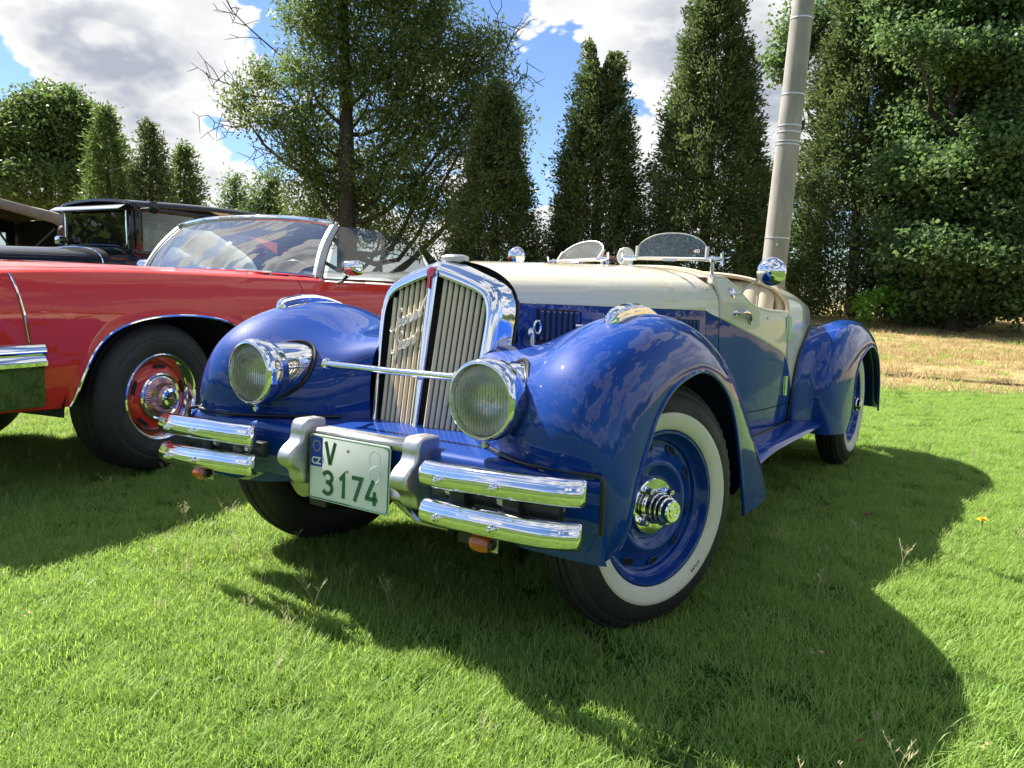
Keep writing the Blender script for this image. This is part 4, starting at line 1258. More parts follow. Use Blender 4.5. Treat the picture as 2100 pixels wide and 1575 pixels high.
cbm.grid(rows).build('cross_bar', 'satin_aluminium', car, sharp=30, solid=.004)
# number plate
PC = Vector((.572, 0, .447)); py_ = Vector((-.053, 0, .9986)); px_ = Vector((0, 1, 0)); pz_ = px_.cross(py_).normalized()
def rrect(w, h, r, n=6):
    o = []
    for cx, cy, a0 in ((w/2 - r, h/2 - r, 0), (-w/2 + r, h/2 - r, 90), (-w/2 + r, -h/2 + r, 180), (w/2 - r, -h/2 + r, 270)):
        for k in range(n): a = R(a0 + 90 * k / (n - 1)); o.append((cx + r * math.cos(a), cy + r * math.sin(a), 0))
    return o
plate = placed(MB().prism(rrect(.344, .204, .014), (0, 0, .003)), PC - pz_ * .003, px_, py_, pz_).build('number_plate', 'plate_white', car, bevel=.0012)
ring = [(x, y, .0012) for x, y, z in rrect(.334, .194, .011)]
placed(MB().tube(ring + ring[:2], .0019, 6, caps=False), PC, px_, py_, pz_).build('plate_border', 'plate_green', plate)
placed(MB().prism([(-.164, .094, 0), (-.164, .002, 0), (-.112, .002, 0), (-.112, .094, 0)], (0, 0, .0007)), PC + pz_ * .0002, px_, py_, pz_).build('euro_band', 'plate_blue', plate, smooth=False)
stars = MB()
for k in range(12):
    a = R(30 * k); stars.lathe([(.0024, 0), (.0024, .0006)], (-.138 + .016 * math.cos(a), .066 + .016 * math.sin(a), .0009), (0, 0, 1), 5)
placed(stars, PC, px_, py_, pz_).build('euro_stars', 'plate_yellow', plate, smooth=False)
def ptext(s, x, y, size, xs, mat, name, bold=0.0, depth=.0012):
    t = text_mesh(s, size, depth, xs, bold=bold)
    placed(t, PC + px_ * x + py_ * y + pz_ * .0016, px_, py_, pz_).build(name, mat, plate, smooth=False)
ptext('CZ', -.138, .019, .030, 1.0, 'print_white', 'country_code', .0008)
# plate characters as heavy strokes with square ends, like the pressed digits of the plate
def stroke_char(paths, x, y, w, h, th):
    mb = MB()
    for P in paths:
        pts = [Vector((x + a * w, y + b_ * h, 0)) for a, b_ in P]
        L, Rr = [], []
        for i, p in enumerate(pts):
            d0 = (p - pts[i - 1]).normalized() if i else (pts[1] - p).normalized()
            d1 = (pts[i + 1] - p).normalized() if i < len(pts) - 1 else d0
            n0 = Vector((-d0.y, d0.x, 0)); n1 = Vector((-d1.y, d1.x, 0))
            nn = (n0 + n1); nn = nn / max(nn.length, 1e-6)
            k = th / 2 / max(nn.dot(n0), .45)
            L.append(p + nn * k); Rr.append(p - nn * k)
        n = len(pts)
        v = L + Rr + [q + Vector((0, 0, .0016)) for q in L + Rr]
        f = []
        for i in range(n - 1):
            f += [(i, i + 1, n + i + 1, n + i), (2*n + i, 3*n + i, 3*n + i + 1, 2*n + i + 1), (i, 2*n + i, 2*n + i + 1, i + 1), (n + i, n + i + 1, 3*n + i + 1, 3*n + i)]
        f += [(0, n, 3*n, 2*n), (n - 1, 3*n - 1, 4*n - 1, 2*n - 1)]
        mb.add(v, f)
    return mb
arc = lambda cx, cy, rx, ry, a0, a1, n=14: [(cx + rx * math.cos(R(a)), cy + ry * math.sin(R(a))) for a in np.linspace(a0, a1, n)]
CH = {'V': [[(0.06, 1), (.5, .06)], [(.94, 1), (.5, .06)]],
      '3': [[(0.08, .80), *arc(.5, .735, .42, .215, 150, -70)], [(.36, .535), (.55, .535), *arc(.5, .28, .44, .235, 75, -150)]],
      '1': [[(.30, .74), (.66, .97), (.66, 0)]],
      '7': [[(.05, .95), (.92, .95), (.34, 0)]],
      '4': [[(.62, 1), (.06, .28), (.06, .24), (1.0, .24)], [(.74, .55), (.74, 0)]]}
def pchars(s, x0, y0, w, h, pitch, th):
    for k, ch in enumerate(s):
        placed(stroke_char(CH[ch], x0 + k * pitch, y0, w, h, th), PC + pz_ * .0006, px_, py_, pz_).build('plate_character', 'plate_green', plate, smooth=False)
pchars('V', -.100, .010, .047, .074, 0, .0125)
pchars('3174', -.108, -.080, .046, .074, .063, .0125)
for x, y in ((.112, .058), (.112, .010)):
    ring = [(x + .022 * math.cos(a), y + .022 * math.sin(a), .0012) for a in np.linspace(0, 2 * math.pi, 33)]
    placed(MB().tube(ring, .0010, 5, caps=False), PC, px_, py_, pz_).build('plate_ring', 'plate_white', plate)
for x, y in ((.0, .066), (.0, .004)):
    placed(MB().lathe([(.0055, 0), (.0050, .002), (0, .003)], (x, y, .0006), (0, 0, 1), 12), PC, px_, py_, pz_).build('plate_screw', 'steel', plate)
# amber indicators hung under the blades
def indicator(c):
    c = Vector(c)
    rows = []
    for i in range(19):
        t = i / 18; y = -.034 + .068 * t
        r = .0225 * (1 - abs(2 * t - 1) ** 3.2) ** .5 + .0006 * (i % 2) + 1e-4
        rows.append([(c.x + .002 + r * math.cos(a) * 1.05, c.y + y, c.z + r * math.sin(a)) for a in np.linspace(0, 2 * math.pi, 20, endpoint=False)])
    o = MB().grid(rows, cv=True).build('indicator', 'amber_glass', car, sharp=60)
    MB().tube([(c.x, c.y - .024, c.z), (c.x, c.y + .024, c.z)], .009, 10).build('indicator_bulb', 'bulb_glass', o)
    bk = MB().prism([(c.x - .014, c.y - .040, c.z - .024), (c.x - .014, c.y + .040, c.z - .024), (c.x - .014, c.y + .040, c.z + .026), (c.x - .014, c.y - .040, c.z + .026)], (-.006, 0, 0))
    bk.tube([(c.x - .018, c.y, c.z + .02), (c.x - .018, c.y, c.z + .06)], .006, 8)
    bk.build('indicator_bracket', 'satin_aluminium', o, bevel=.003)
    cp = MB().tube([(c.x + .002, c.y + .030, c.z), (c.x + .002, c.y + .040, c.z)], [.015, .010], 14)
    cp.build('indicator_cap', 'dark_steel', o)
indicator((.640, .556, .362)); indicator((.655, -.612, .372))
# ------------------------------------------------------------------ red convertible parked beside the roadster

rc_ = at_depth(332, 808, 4.2)
red = thing('convertible', 'red American convertible with white seats and its side windows up', 'car', (rc_.x, rc_.y, 0), R(11))
YC = -.92                                                # centre line in the car's own frame; the near wheels' outer face is y = 0
ze = table([-4.5, -4.0, -2.5, -1.3, 0, .6, .85, 1.15], [.93, .99, 1.035, 1.05, 1.058, 1.045, 1.032, 1.0])
pull = table([-4.5, -4.2, -3.6, .3, .8, 1.15], [.20, .08, 0, 0, .01, .05])
def ry(x, z):
    t = z
    prof = table([.25, .35, .50, .66, .84, .92, 1.0, 1.06], [-.07, -.02, .030, .052, .050, .040, .016, -.020])
    return prof(t) - pull(x)
_rp = table([.25, .35, .50, .66, .84, .92, 1.0, 1.06], [-.07, -.02, .030, .052, .050, .040, .016, -.020])
def ry(x, z): return _rp(z) - pull(x)
_fa = catmull([(-.715, .33), (-.69, .50), (-.61, .68), (-.46, .780), (-.27, .822), (-.03, .834), (.19, .812), (.35, .755), (.45, .665), (.505, .55), (.535, .45), (.552, .41)], 60)
arch_x = [-4.7, -4.40, -3.92, -3.86, -3.72, -3.42, -3.12, -2.98, -2.92, -.74, *_fa[:, 0], .575, 1.2]
arch_z = [.45, .42, .40, .52, .66, .72, .66, .52, .30, .30, *_fa[:, 1], .405, .43]
def zlow(x): return float(np.interp(x, arch_x, arch_z))
def red_side(x0, x1, n, top=None, lowf=zlow, m=16, d=0.0):
    rows = []
    xsn = np.unique(np.concatenate([np.linspace(x0, x1, n), [a for a in arch_x if min(x0, x1) < a < max(x0, x1)], np.linspace(-.76, .60, 60)[(np.linspace(-.76, .60, 60) > min(x0, x1)) & (np.linspace(-.76, .60, 60) < max(x0, x1))]]))
    for x in xsn:
        a, b_ = lowf(x), (top(x) if top else ze(x))
        flare = .012
        rows.append([(x, ry(x, a + (b_ - a) * t) + d + (flare * max(0, 1 - (t / .12)) if -.75 < x < .56 else 0), a + (b_ - a) * t) for t in np.linspace(0, 1, m)])
    return MB().grid(rows)
def mir(mb):
    o = MB(); o.v = [(x, 2 * YC - y, z) for x, y, z in mb.v]; o.f = [tuple(reversed(q)) for q in mb.f]; return o
XA, XB = -1.165, -2.98                                   # door shut lines
for near in (True, False):
    f = (lambda m: m) if near else mir
    fe = f(red_side(1.15, XA + .003, 60)).build('front_fender', 'red_paint', red, sharp=50)
    dr_ = f(red_side(XA - .003, XB + .003, 24)).build('door', 'red_paint', red, sharp=50)
    f(red_side(XB - .003, -4.5, 30)).build('rear_quarter', 'red_paint', red, sharp=50)
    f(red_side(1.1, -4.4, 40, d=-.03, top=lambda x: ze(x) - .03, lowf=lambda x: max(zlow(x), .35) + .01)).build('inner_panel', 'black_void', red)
    ax_ = [x for x in np.linspace(-.715, .552, 90)]
    f(MB().tube([(x, ry(x, zlow(x)) + .014, zlow(x)) for x in ax_], .0075, 8)).build('arch_trim', 'chrome', fe)
    f(MB().tube([(.797 - .04 * t, ry(.78, 1.035 - .305 * t) + .004, 1.035 - .305 * t) for t in np.linspace(0, 1, 14)], .0055, 8)).build('fender_strip', 'chrome', fe)
    f(MB().tube([(x, -.045 - pull(x), 1.062 - (.012 if x < -2 else 0) * (-2 - x)) for x in np.linspace(-1.44, -3.1, 18)], .010, 8)).build('belt_moulding', 'chrome', dr_)
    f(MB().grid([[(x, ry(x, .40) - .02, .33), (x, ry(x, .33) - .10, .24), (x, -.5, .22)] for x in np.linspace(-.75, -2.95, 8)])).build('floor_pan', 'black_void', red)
    # wheel well lining
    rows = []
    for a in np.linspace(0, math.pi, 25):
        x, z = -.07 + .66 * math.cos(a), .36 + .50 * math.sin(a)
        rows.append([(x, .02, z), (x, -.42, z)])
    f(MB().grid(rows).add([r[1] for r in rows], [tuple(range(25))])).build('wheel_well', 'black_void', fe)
# bonnet, cowl and boot lid: one skin from fender edge to fender edge
zc = table([-4.5, -4.0, -3.1, -1.5, -1.0, 0, .6, 1.15], [.97, 1.05, 1.10, 1.105, 1.115, 1.122, 1.11, 1.07])
def deck(x0, x1, n):
    rows = []
    for x in np.linspace(x0, x1, n):
        e = ze(x); c_ = zc(x); y0 = ry(x, e)
        half = [(y0, e), (y0 - .012, e + .012), (y0 - .04, e + .019), (y0 - .12, e + .026), (-.22, e + .027), (-.29, e + .024), (-.33, e + .028), (-.40, e + .048), (-.55, c_ - .012), (-.75, c_ - .003), (YC, c_)]
        rows.append([(x, y, z) for y, z in half] + [(x, 2 * YC - y, z) for y, z in half[-2::-1]])
    return MB().grid(rows)
deck(1.15, -1.46, 50).build('bonnet', 'red_paint', red, sharp=45)
deck(-3.2, -4.5, 20).build('boot_lid', 'red_paint', red, sharp=45)
for y in (-.30, 2 * YC + .30):
    MB().tube([(x, y, ze(x) + .0245) for x in np.linspace(1.1, -1.05, 30)], .003, 6).build('bonnet_gap', 'black_void', red)
# bumper that wraps the corner
path = [(.70, .032), (.85, .030), (1.00, .012), (1.12, -.05), (1.20, -.16), (1.24, -.35), (1.26, YC)]
path += [(x, 2 * YC - y) for x, y in path[-2::-1]]
PB = catmull(path, 80)
sec = [(-.02, .430), (.012, .432), (.020, .445), (.022, .60), (.030, .612), (.046, .622), (.050, .640), (.036, .655), (.034, .668), (.046, .680), (.046, .700), (.034, .718), (.012, .726), (-.02, .726)]
rows = []
for i, p in enumerate(PB):
    t = PB[min(i + 1, len(PB) - 1)] - PB[max(i - 1, 0)]
    nn = np.array([-t[1], t[0]]); nn /= np.linalg.norm(nn)
    if i < 40 and nn[1] < 0 and nn[0] < .3 or (nn[0] < -.3): nn = -nn
    rows.append([(p[0] + nn[0] * a, p[1] + nn[1] * a, z) for a, z in sec])
bm_ = MB().grid(rows)
for e in (0, -1): bm_.add(rows[e], [tuple(range(len(sec)))])
bm_.build('front_bumper', 'chrome', red, sharp=35)
MB().grid([[(x, y, z) for y in np.linspace(-.02, 2 * YC + .02, 6)] for x, z in ((1.12, .99), (1.15, .9), (1.13, .73))]).build('nose_panel', 'red_paint', red)
for y in (-.22, -.48, 2 * YC + .22, 2 * YC + .48):
    MB().lathe([(.10, 0), (.095, .02), (.05, .03), (0, .032)], (1.14, y, .86), (1, 0, 0), 24).build('headlamp', 'chrome', red)
MB().box((-4.50, YC, .56), (.10, 1.70, .16)).build('rear_bumper', 'chrome', red, bevel=.02)
MB().grid([[(-4.49, y, z) for y in np.linspace(-.16, 2 * YC + .16, 5)] for z in (.62, .97)]).build('tail_panel', 'red_paint', red)
# windscreen
def wcurve(pc, pe, n=21, ex=2.2):
    return [(pc[0] + (pe[0] - pc[0]) * abs(u) ** ex, YC + (pe[1] - YC) * u, pc[2] + (pe[2] - pc[2]) * abs(u) ** ex) for u in np.linspace(-1, 1, n)]
wb = wcurve((-1.13, 0, 1.118), (-1.43, -.075, 1.080)); wt = wcurve((-1.655, 0, 1.520), (-1.745, -.150, 1.470), ex=2.6)
wrows = []
for t in np.linspace(0, 1, 9):
    wrows.append([tuple(np.array(a) * (1 - t) + np.array(b_) * t + np.array([.045, 0, .03]) * math.sin(math.pi * t) * .6) for a, b_ in zip(wb, wt)])
ws = MB().grid(wrows).build('windscreen', 'car_glass', red, sharp=80)
MB().tube([(p[0] - .005, p[1], p[2] + .012) for p in wt], .019, 10, flat=.9).build('windscreen_header', 'chrome', ws)
MB().tube([(p[0] + .012, p[1], p[2] + .001) for p in wb], .012, 8).build('windscreen_moulding', 'chrome', ws)
for col_ in (0, -1):
    P = [np.array(r[col_]) for r in wrows]
    sgn = 1 if P[0][1] > YC else -1
    fr = MB().grid([[tuple(p + np.array([.020, -.012 * sgn, 0])), tuple(p + np.array([.012, .012 * sgn, .006])), tuple(p + np.array([-.020, .018 * sgn, 0])), tuple(p + np.array([-.060, .014 * sgn, -.004])), tuple(p + np.array([-.062, -.010 * sgn, -.004]))] for p in P])
    fr.build('windscreen_pillar', 'satin_aluminium', ws, sharp=30)
    MB().tube([tuple(p + np.array([-.066, .006 * sgn, -.003])) for p in P], .010, 8).build('pillar_seal', 'rubber_seal', ws)
# side glass
for near in (True, False):
    f = (lambda m: m) if near else mir
    top = catmull([(-1.80, -.150, 1.462), (-2.10, -.155, 1.470), (-2.50, -.155, 1.462), (-2.93, -.150, 1.425)], 14)
    bot = [(-1.52 + (-3.05 + 1.52) * t, -.055, 1.055) for t in np.linspace(0, 1, 14)]
    g = MB().grid([[tuple(np.array(b_) * (1 - t) + np.array(a) * t) for t in np.linspace(0, 1, 5)] for a, b_ in zip(top, bot)])
    so = f(g).build('side_window', 'side_glass', red, sharp=80)
    f(MB().tube([(-2.94, -.148, 1.424), (-2.99, -.105, 1.26), (-3.06, -.055, 1.055)], .006, 6)).build('window_edge', 'chrome', so)
    q = MB().add([(-2.98, -.148, 1.415), (-3.13, -.150, 1.37), (-3.36, -.10, 1.20), (-3.46, -.055, 1.06), (-3.09, -.055, 1.055)], [(0, 1, 2, 3, 4)])
    f(q).build('quarter_window', 'side_glass', red)
    m = MB()
    m.tube(catmull([(-1.615, -.005, 1.045), (-1.62, .03, 1.062), (-1.615, .072, 1.100)], 8), [.020, .017, .014, .013, .013, .013, .014, .015], 10)
    ma = f(m).build('mirror_stem', 'chrome', red)
    rows = []
    for d_, k_ in ((.0, .86), (.010, .98), (.030, 1.0), (.055, .9), (.075, .62), (.085, .2)):
        rows.append([(-1.655 + d_, .100 + .086 * k_ * np.sign(math.cos(a)) * abs(math.cos(a)) ** .55, 1.150 + .056 * k_ * np.sign(math.sin(a)) * abs(math.sin(a)) ** .55) for a in np.linspace(0, 2 * math.pi, 32, endpoint=False)])
    mh = MB().grid(rows, cv=True); mh.add(rows[0], [tuple(range(32))]).add(rows[-1], [tuple(range(32))])
    f(mh).build('mirror_head', 'chrome', ma, sharp=50)
# cabin
tubm = MB().box((-2.35, YC, .55), (1.7, 1.62, .03)); tubm.box((-1.50, YC, .85), (.03, 1.66, .45)); tubm.box((-3.2, YC, .85), (.03, 1.66, .42))
tubm.build('cabin_floor', 'carpet', red)
MB().grid([[(-1.22 - .02 * k, y, 1.085 - .02 * k) for y in np.linspace(-.14, 2 * YC + .14, 8)] for k in range(3)] + [[(-1.62, y, 1.08) for y in np.linspace(-.14, 2 * YC + .14, 8)], [(-1.66, y, .92) for y in np.linspace(-.14, 2 * YC + .14, 8)]]).build('dashboard', 'carpet', red, sharp=50)
for (x, w, nm) in ((-2.28, .66, 'front_seat'), (-3.02, 1.30, 'rear_seat')):
    ys_ = (-.50, 2 * YC + .50) if nm == 'front_seat' else (YC,)
    for y in ys_:
        rows = []
        for k in range(25):
            t = k / 24; yy = y - w / 2 + w * t
            ed = (1 - abs(2 * t - 1) ** 5) ; bul = .010 * abs(math.sin(t * math.pi * 7)) ** .6
            zt = (.81 if nm == 'front_seat' else .84) + .27 * (.55 + .45 * ed)
            rows.append([(x + .10, yy, .62), (x + .13 * ed + bul, yy, .72), (x + .08 * ed + bul, yy, .95), (x + .03 * ed, yy, zt - .02), (x - .03, yy, zt), (x - .09 * ed, yy, zt - .04), (x - .10, yy, .66)])
        MB().grid(rows).build(nm, 'white_vinyl', red, sharp=70)
        MB().box((x + .28, y, .66), (.50, w, .16)).build('seat_cushion', 'white_vinyl', red, bevel=.04, seg=3)
rows = []
for y in np.linspace(-.10, 2 * YC + .10, 15):
    q = .012 * math.sin(y * 23)
    rows.append([(-3.08, y, 1.06), (-3.12 + q, y, 1.13), (-3.22, y, 1.165 + q), (-3.36, y, 1.16 - q), (-3.50, y, 1.12), (-3.56, y, 1.05)])
MB().grid(rows).build('folded_hood', 'hood_cover', red, sharp=60)
swc = Vector((-1.80, -.50, 1.02)); swa = Vector((-.9, 0, .43)).normalized(); su = Vector((0, 1, 0)); sv = swa.cross(su)
sw2 = MB().tube([tuple(swc + su * .20 * math.cos(a) + sv * .20 * math.sin(a)) for a in np.linspace(0, 2 * math.pi, 41)], .012, 8, caps=False)
for a in (20, 160): sw2.tube([tuple(swc), tuple(swc + su * .2 * math.cos(R(a)) + sv * .2 * math.sin(R(a)))], .012, 8)
sw2.tube([tuple(swc), tuple(swc - swa * .2)], .03, 10)
sw2.build('steering_wheel', 'white_vinyl', red)
card = MB().box((-1.42, -.43, 1.145), (.006, .19, .06), Matrix.Rotation(R(-35), 3, 'Y'))
cd = card.build('dash_card', 'print_white', red, smooth=False)
MB().box((-1.4175, -.43, 1.148), (.004, .13, .016), Matrix.Rotation(R(-35), 3, 'Y')).build('card_print', 'enamel_red', cd, smooth=False)
MB().ball((-1.75, -.85, 1.27), .045, s=(.6, 1, 1)).build('hanging_pennant', 'red_cloth', red)
# wheels: black tyre, chrome trim ring, slotted red centre, ribbed cap with an arrowhead badge
def red_wheel(x, near):
    f = (lambda m: m) if near else mir
    tyre = MB().lathe([(.225, -.010), (.238, .006), (.27, .018), (.296, .0215), (.299, .0195), (.303, .0195), (.306, .0222), (.322, .0210), (.325, .0185), (.329, .0185), (.332, .0195), (.345, .016), (.375, .002), (.392, -.016), (.402, -.030), (.402, -.052), (.395, -.054), (.395, -.060), (.404, -.062), (.405, -.10), (.398, -.102), (.398, -.108), (.405, -.11), (.405, -.15), (.402, -.20), (.375, -.215), (.31, -.225), (.238, -.20)], (x, 0, .392), (0, 1, 0), 72, caps=False)
    wo = f(MB().lathe([(.187, -.07), (.187, -.052), (.180, -.040), (.165, -.032), (.13, -.022), (.10, -.02), (0, -.03)], (x, 0, .392), (0, 1, 0), 48, caps=False)).build('wheel', 'red_paint', red)
    f(tyre).build('tyre', 'rubber', wo, sharp=40)
    f(MB().lathe([(.238, -.004), (.237, .006), (.231, .010), (.224, .007), (.216, -.004), (.202, -.030), (.190, -.048), (.186, -.056)], (x, 0, .392), (0, 1, 0), 64, caps=False)).build('trim_ring', 'chrome', wo)
    for k in range(5):
        a0 = R(22 + 72 * k)
        pts = [(x + r * math.cos(a), -.031 + (.178 - r) * .3, .392 + r * math.sin(a)) for r, a in [(.178, a0 - .19), (.178, a0), (.178, a0 + .19), (.170, a0 + .23), (.160, a0 + .20), (.158, a0), (.160, a0 - .20), (.170, a0 - .23)]]
        f(MB().prism(pts, (0, .004, 0))).build('slot', 'black_void', wo, smooth=False)
    f(MB().lathe([(.128, -.02), (.130, -.008), (.122, -.002), (.112, -.006), (.105, -.004)], (x, 0, .392), (0, 1, 0), 56, caps=False)).build('cap_ring', 'chrome', wo)
    rows = []
    for r, h in ((.106, -.004), (.098, .004), (.080, .014), (.078, .022), (.066, .048), (.054, .058)):
        rows.append([(x + (r + (.0022 if k % 2 else -.0008) * (1 if r > .055 else 0)) * math.cos(2 * math.pi * k / 96), h, .392 + (r + (.0022 if k % 2 else -.0008) * (1 if r > .055 else 0)) * math.sin(2 * math.pi * k / 96)) for k in range(96)])
    f(MB().grid(rows, cv=True)).build('ribbed_cap', 'cap_ribs', wo, sharp=20)
    hb = f(MB().lathe([(.056, .052), (.056, .062), (.050, .070), (.034, .073), (.033, .070)], (x, 0, .392), (0, 1, 0), 40, caps=False)).build('cap_rim', 'chrome', wo)
    f(MB().lathe([(.034, .0705), (0, .072)], (x, 0, .392), (0, 1, 0), 32, caps=False)).build('cap_badge', 'badge_black', hb)
    f(MB().tube([(x + .020, .0735, .392), (x - .016, .0735, .400), (x - .012, .0735, .392), (x - .016, .0735, .384), (x + .020, .0735, .392)], .0028, 6)).build('arrowhead', 'badge_gold', hb)
for x in (0, -3.42):
    for near in (True, False): red_wheel(x, near)

# ------------------------------------------------------------------ black sedan behind it
bk = at_depth(275, 420, 8.0)
sed = thing('sedan', 'black upright vintage sedan with a sun visor over its windscreen', 'car', (bk.x, bk.y, 0), R(8))
SW = -1.14                                                # right side of the body
def bmir(mb):
    o = MB(); o.v = [(x, SW - y, z) for x, y, z in mb.v]; o.f = [tuple(reversed(q)) for q in mb.f]; return o
ZT, ZB = 1.80, 1.335
# roof: crowned skin with rolled edges
rows = []
for x in [.05, .035, 0, -.1, -.5, -1.0, -1.6, -2.2, -2.6, -2.85, -2.98, -3.04]:
    zr = 1.872 + .055 * math.sin(min(1, max(0, (.05 - x) / 3.1)) * math.pi) - (.03 if x > .04 else 0) - max(0, -2.5 - x) * .22
    inset = .0 if x > -2.6 else (-2.6 - x) * .12
    half = [(.012 - inset, zr - .072), (.016 - inset, zr - .055), (.004 - inset, zr - .030), (-.03 - inset, zr - .012), (-.10, zr), (-.3, zr + .018), (SW / 2, zr + .030)]
    rows.append([(x, y, z) for y, z in half] + [(x, SW - y, z) for y, z in half[-2::-1]])
MB().grid(rows).build('roof', 'black_paint', sed, sharp=50)
MB().grid([[(r[0][0], y, 1.795) for y in np.linspace(0, SW, 3)] for r in rows]).build('headlining', 'tan_canvas', sed)
# windscreen frame, visor, glass
fr = MB()
for y0, y1 in ((-.005, -.06), (SW + .005, SW + .06)):
    fr.box((0, (y0 + y1) / 2, (1.25 + ZT) / 2), (.07, abs(y1 - y0), ZT - 1.25))
fr.box((0, SW / 2, 1.79), (.06, 1.2, .05)); fr.box((.0, SW / 2, 1.345), (.06, 1.2, .05))
fr.build('windscreen_surround', 'black_paint', sed, bevel=.008)
wsd = MB().prism([(.038, -.07, 1.37), (.038, SW + .07, 1.37), (.038, SW + .07, 1.765), (.038, -.07, 1.765)], (.005, 0, 0)).build('windscreen', 'sedan_glass', sed, smooth=False)
rr = [(.047, y, z) for y, z in ((-.075, 1.76), (-.075, 1.41), (-.10, 1.38), (SW + .10, 1.38), (SW + .075, 1.41), (SW + .075, 1.76))]
MB().tube(rr, .008, 8).build('windscreen_trim', 'chrome', wsd)
MB().tube([(.05, SW + .18, 1.70), (.055, SW + .25, 1.46)], .004, 6).build('wiper', 'dark_steel', wsd)
vis = MB().grid([[(.04, y, 1.825), (.10, y, 1.818), (.185, y, 1.772), (.188, y, 1.765), (.10, y, 1.806), (.04, y, 1.812)] for y in np.linspace(.0, SW, 9)])
vis.build('sun_visor', 'visor_paint', sed, sharp=40)
# side frames with window openings
PX = [0, -.085, -.80, -.93, -1.72, -1.85, -2.55, -2.72]
for near in (True, False):
    f = (lambda m: m) if near else bmir
    s_ = MB()
    for a, b_ in ((PX[0], PX[1]), (PX[2], PX[3]), (PX[4], PX[5]), (PX[6], -2.98)):
        s_.box(((a + b_) / 2, -.012, (ZT + ZB) / 2), (abs(a - b_), .05, ZT - ZB))
    s_.box((-1.45, -.012, ZT - .012), (2.9, .05, .05)); s_.box((-1.45, -.012, ZB - .015), (2.96, .052, .06))
    sf = f(s_).build('window_frames', 'black_paint', sed, bevel=.006)
    for a, b_ in ((PX[1], PX[2]), (PX[3], PX[4]), (PX[5], PX[6])):
        f(MB().prism([(a, -.02, ZB), (b_, -.02, ZB), (b_, -.02, ZT), (a, -.02, ZT)], (0, .004, 0))).build('side_window', 'sedan_glass', sed, smooth=False)
    rows = []
    for x in np.linspace(.02, -2.98, 12):
        rows.append([(x, y - max(0, -2.6 - x) * .15, z) for y, z in ((.008, ZB - .03), (.016, ZB - .06), (.010, 1.15), (.0, .9), (-.02, .62), (-.05, .50))])
    f(MB().grid(rows)).build('body_side', 'black_paint', sed, sharp=50)
    f(MB().tube([(x, .016, 1.255) for x in np.linspace(.3, -2.9, 10)], .004, 6)).build('coach_line', 'enamel_red', sed)
    for x in (-.20, -1.0):
        h = MB().tube([(x, .035, 1.235), (x - .10, .04, 1.233)], .008, 8); h.tube([(x, .012, 1.235), (x, .035, 1.235)], .006, 6)
        f(h).build('door_handle', 'chrome', sed)
    for x in (-.07, -.865):
        f(MB().tube([(x, .016, ZB - .03), (x, .016, .62)], .003, 6)).build('door_seam', 'black_void', sed)
    # fenders, running board
    K1 = [((1.95, .10, .62), (1.80, .16, .50), (1.9, -.30, .62)), ((1.90, .10, .86), (1.70, .16, .72), (1.85, -.30, .86)), ((1.66, .10, .98), (1.55, .16, .86), (1.62, -.30, .95)), ((1.36, .10, .93), (1.34, .16, .80), (1.34, -.28, .90)), ((1.05, .10, .72), (1.08, .16, .62), (1.05, -.2, .70)), ((.75, .10, .45), (.80, .16, .38), (.75, -.08, .45))]
    f(MB().grid(swept(K1, 26, [1] * 6, 8, 8))).build('front_fender', 'black_paint', sed, sharp=60)
    K2 = [((-1.75, .10, .45), (-1.85, .16, .40), (-1.75, -.06, .45)), ((-1.85, .10, .75), (-2.0, .16, .66), (-1.85, -.05, .74)), ((-2.15, .10, .95), (-2.22, .16, .83), (-2.15, -.05, .93)), ((-2.55, .10, .93), (-2.5, .16, .80), (-2.55, -.05, .90)), ((-2.85, .10, .70), (-2.75, .16, .60), (-2.85, -.10, .68)), ((-2.95, .10, .46), (-2.85, .16, .42), (-2.95, -.12, .46))]
    f(MB().grid(swept(K2, 26, [1] * 6, 8, 8))).build('rear_fender', 'black_paint', sed, sharp=60)
    f(MB().box((-.5, .04, .43), (2.6, .24, .04))).build('running_board', 'black_paint', sed, bevel=.01)
    for x in (1.50, -2.35):
        wo = f(MB().lathe([(.30, -.02), (.28, .0), (.20, .02), (.08, .03), (.06, .06), (0, .065)], (x, .06, .375), (0, 1, 0), 32, caps=False)).build('wheel', 'black_paint', sed)
        f(MB().lathe([(.29, -.02), (.31, .01), (.36, .02), (.395, .0), (.40, -.03), (.40, -.10), (.36, -.14), (.29, -.12)], (x, .06, .375), (0, 1, 0), 40, caps=False)).build('tyre', 'rubber', wo)
    lamp = MB().lathe([(0, -.16), (.06, -.14), (.11, -.06), (.125, 0), (.115, .012), (0, .03)], (1.98, -.18, 1.02), (1, 0, 0), 24)
    f(lamp).build('headlamp', 'chrome', sed)
# cowl and bonnet
def brow(x, hw, zt, zs, zb, e=2.6):
    half = [(SW / 2 + hw, zb), (SW / 2 + hw, (zb + zs) / 2)]
    for k in range(13):
        a = math.pi / 2 * (1 - k / 12)
        half.append((SW / 2 + hw * math.sin(a) ** (2 / e), zs + (zt - zs) * math.cos(a) ** (2 / e)))
    return [(x, y, z) for y, z in half] + [(x, SW - y, z) for y, z in half[-2::-1]]
MB().grid([brow(.0, .628, 1.375, 1.15, .6, 3.4), brow(.08, .620, 1.385, 1.15, .6, 3.2), brow(.16, .585, 1.388, 1.15, .6, 3.0), brow(.26, .54, 1.380, 1.15, .6, 2.9), brow(.335, .525, 1.372, 1.15, .6, 2.8)]).build('cowl', 'black_paint', sed, sharp=60)
MB().grid([brow(.345, .522, 1.370, 1.14, .6, 2.8), brow(.8, .47, 1.352, 1.13, .6, 2.7), brow(1.3, .405, 1.335, 1.12, .6, 2.6), brow(1.75, .345, 1.315, 1.10, .6, 2.6)]).build('bonnet', 'black_paint', sed, sharp=60)
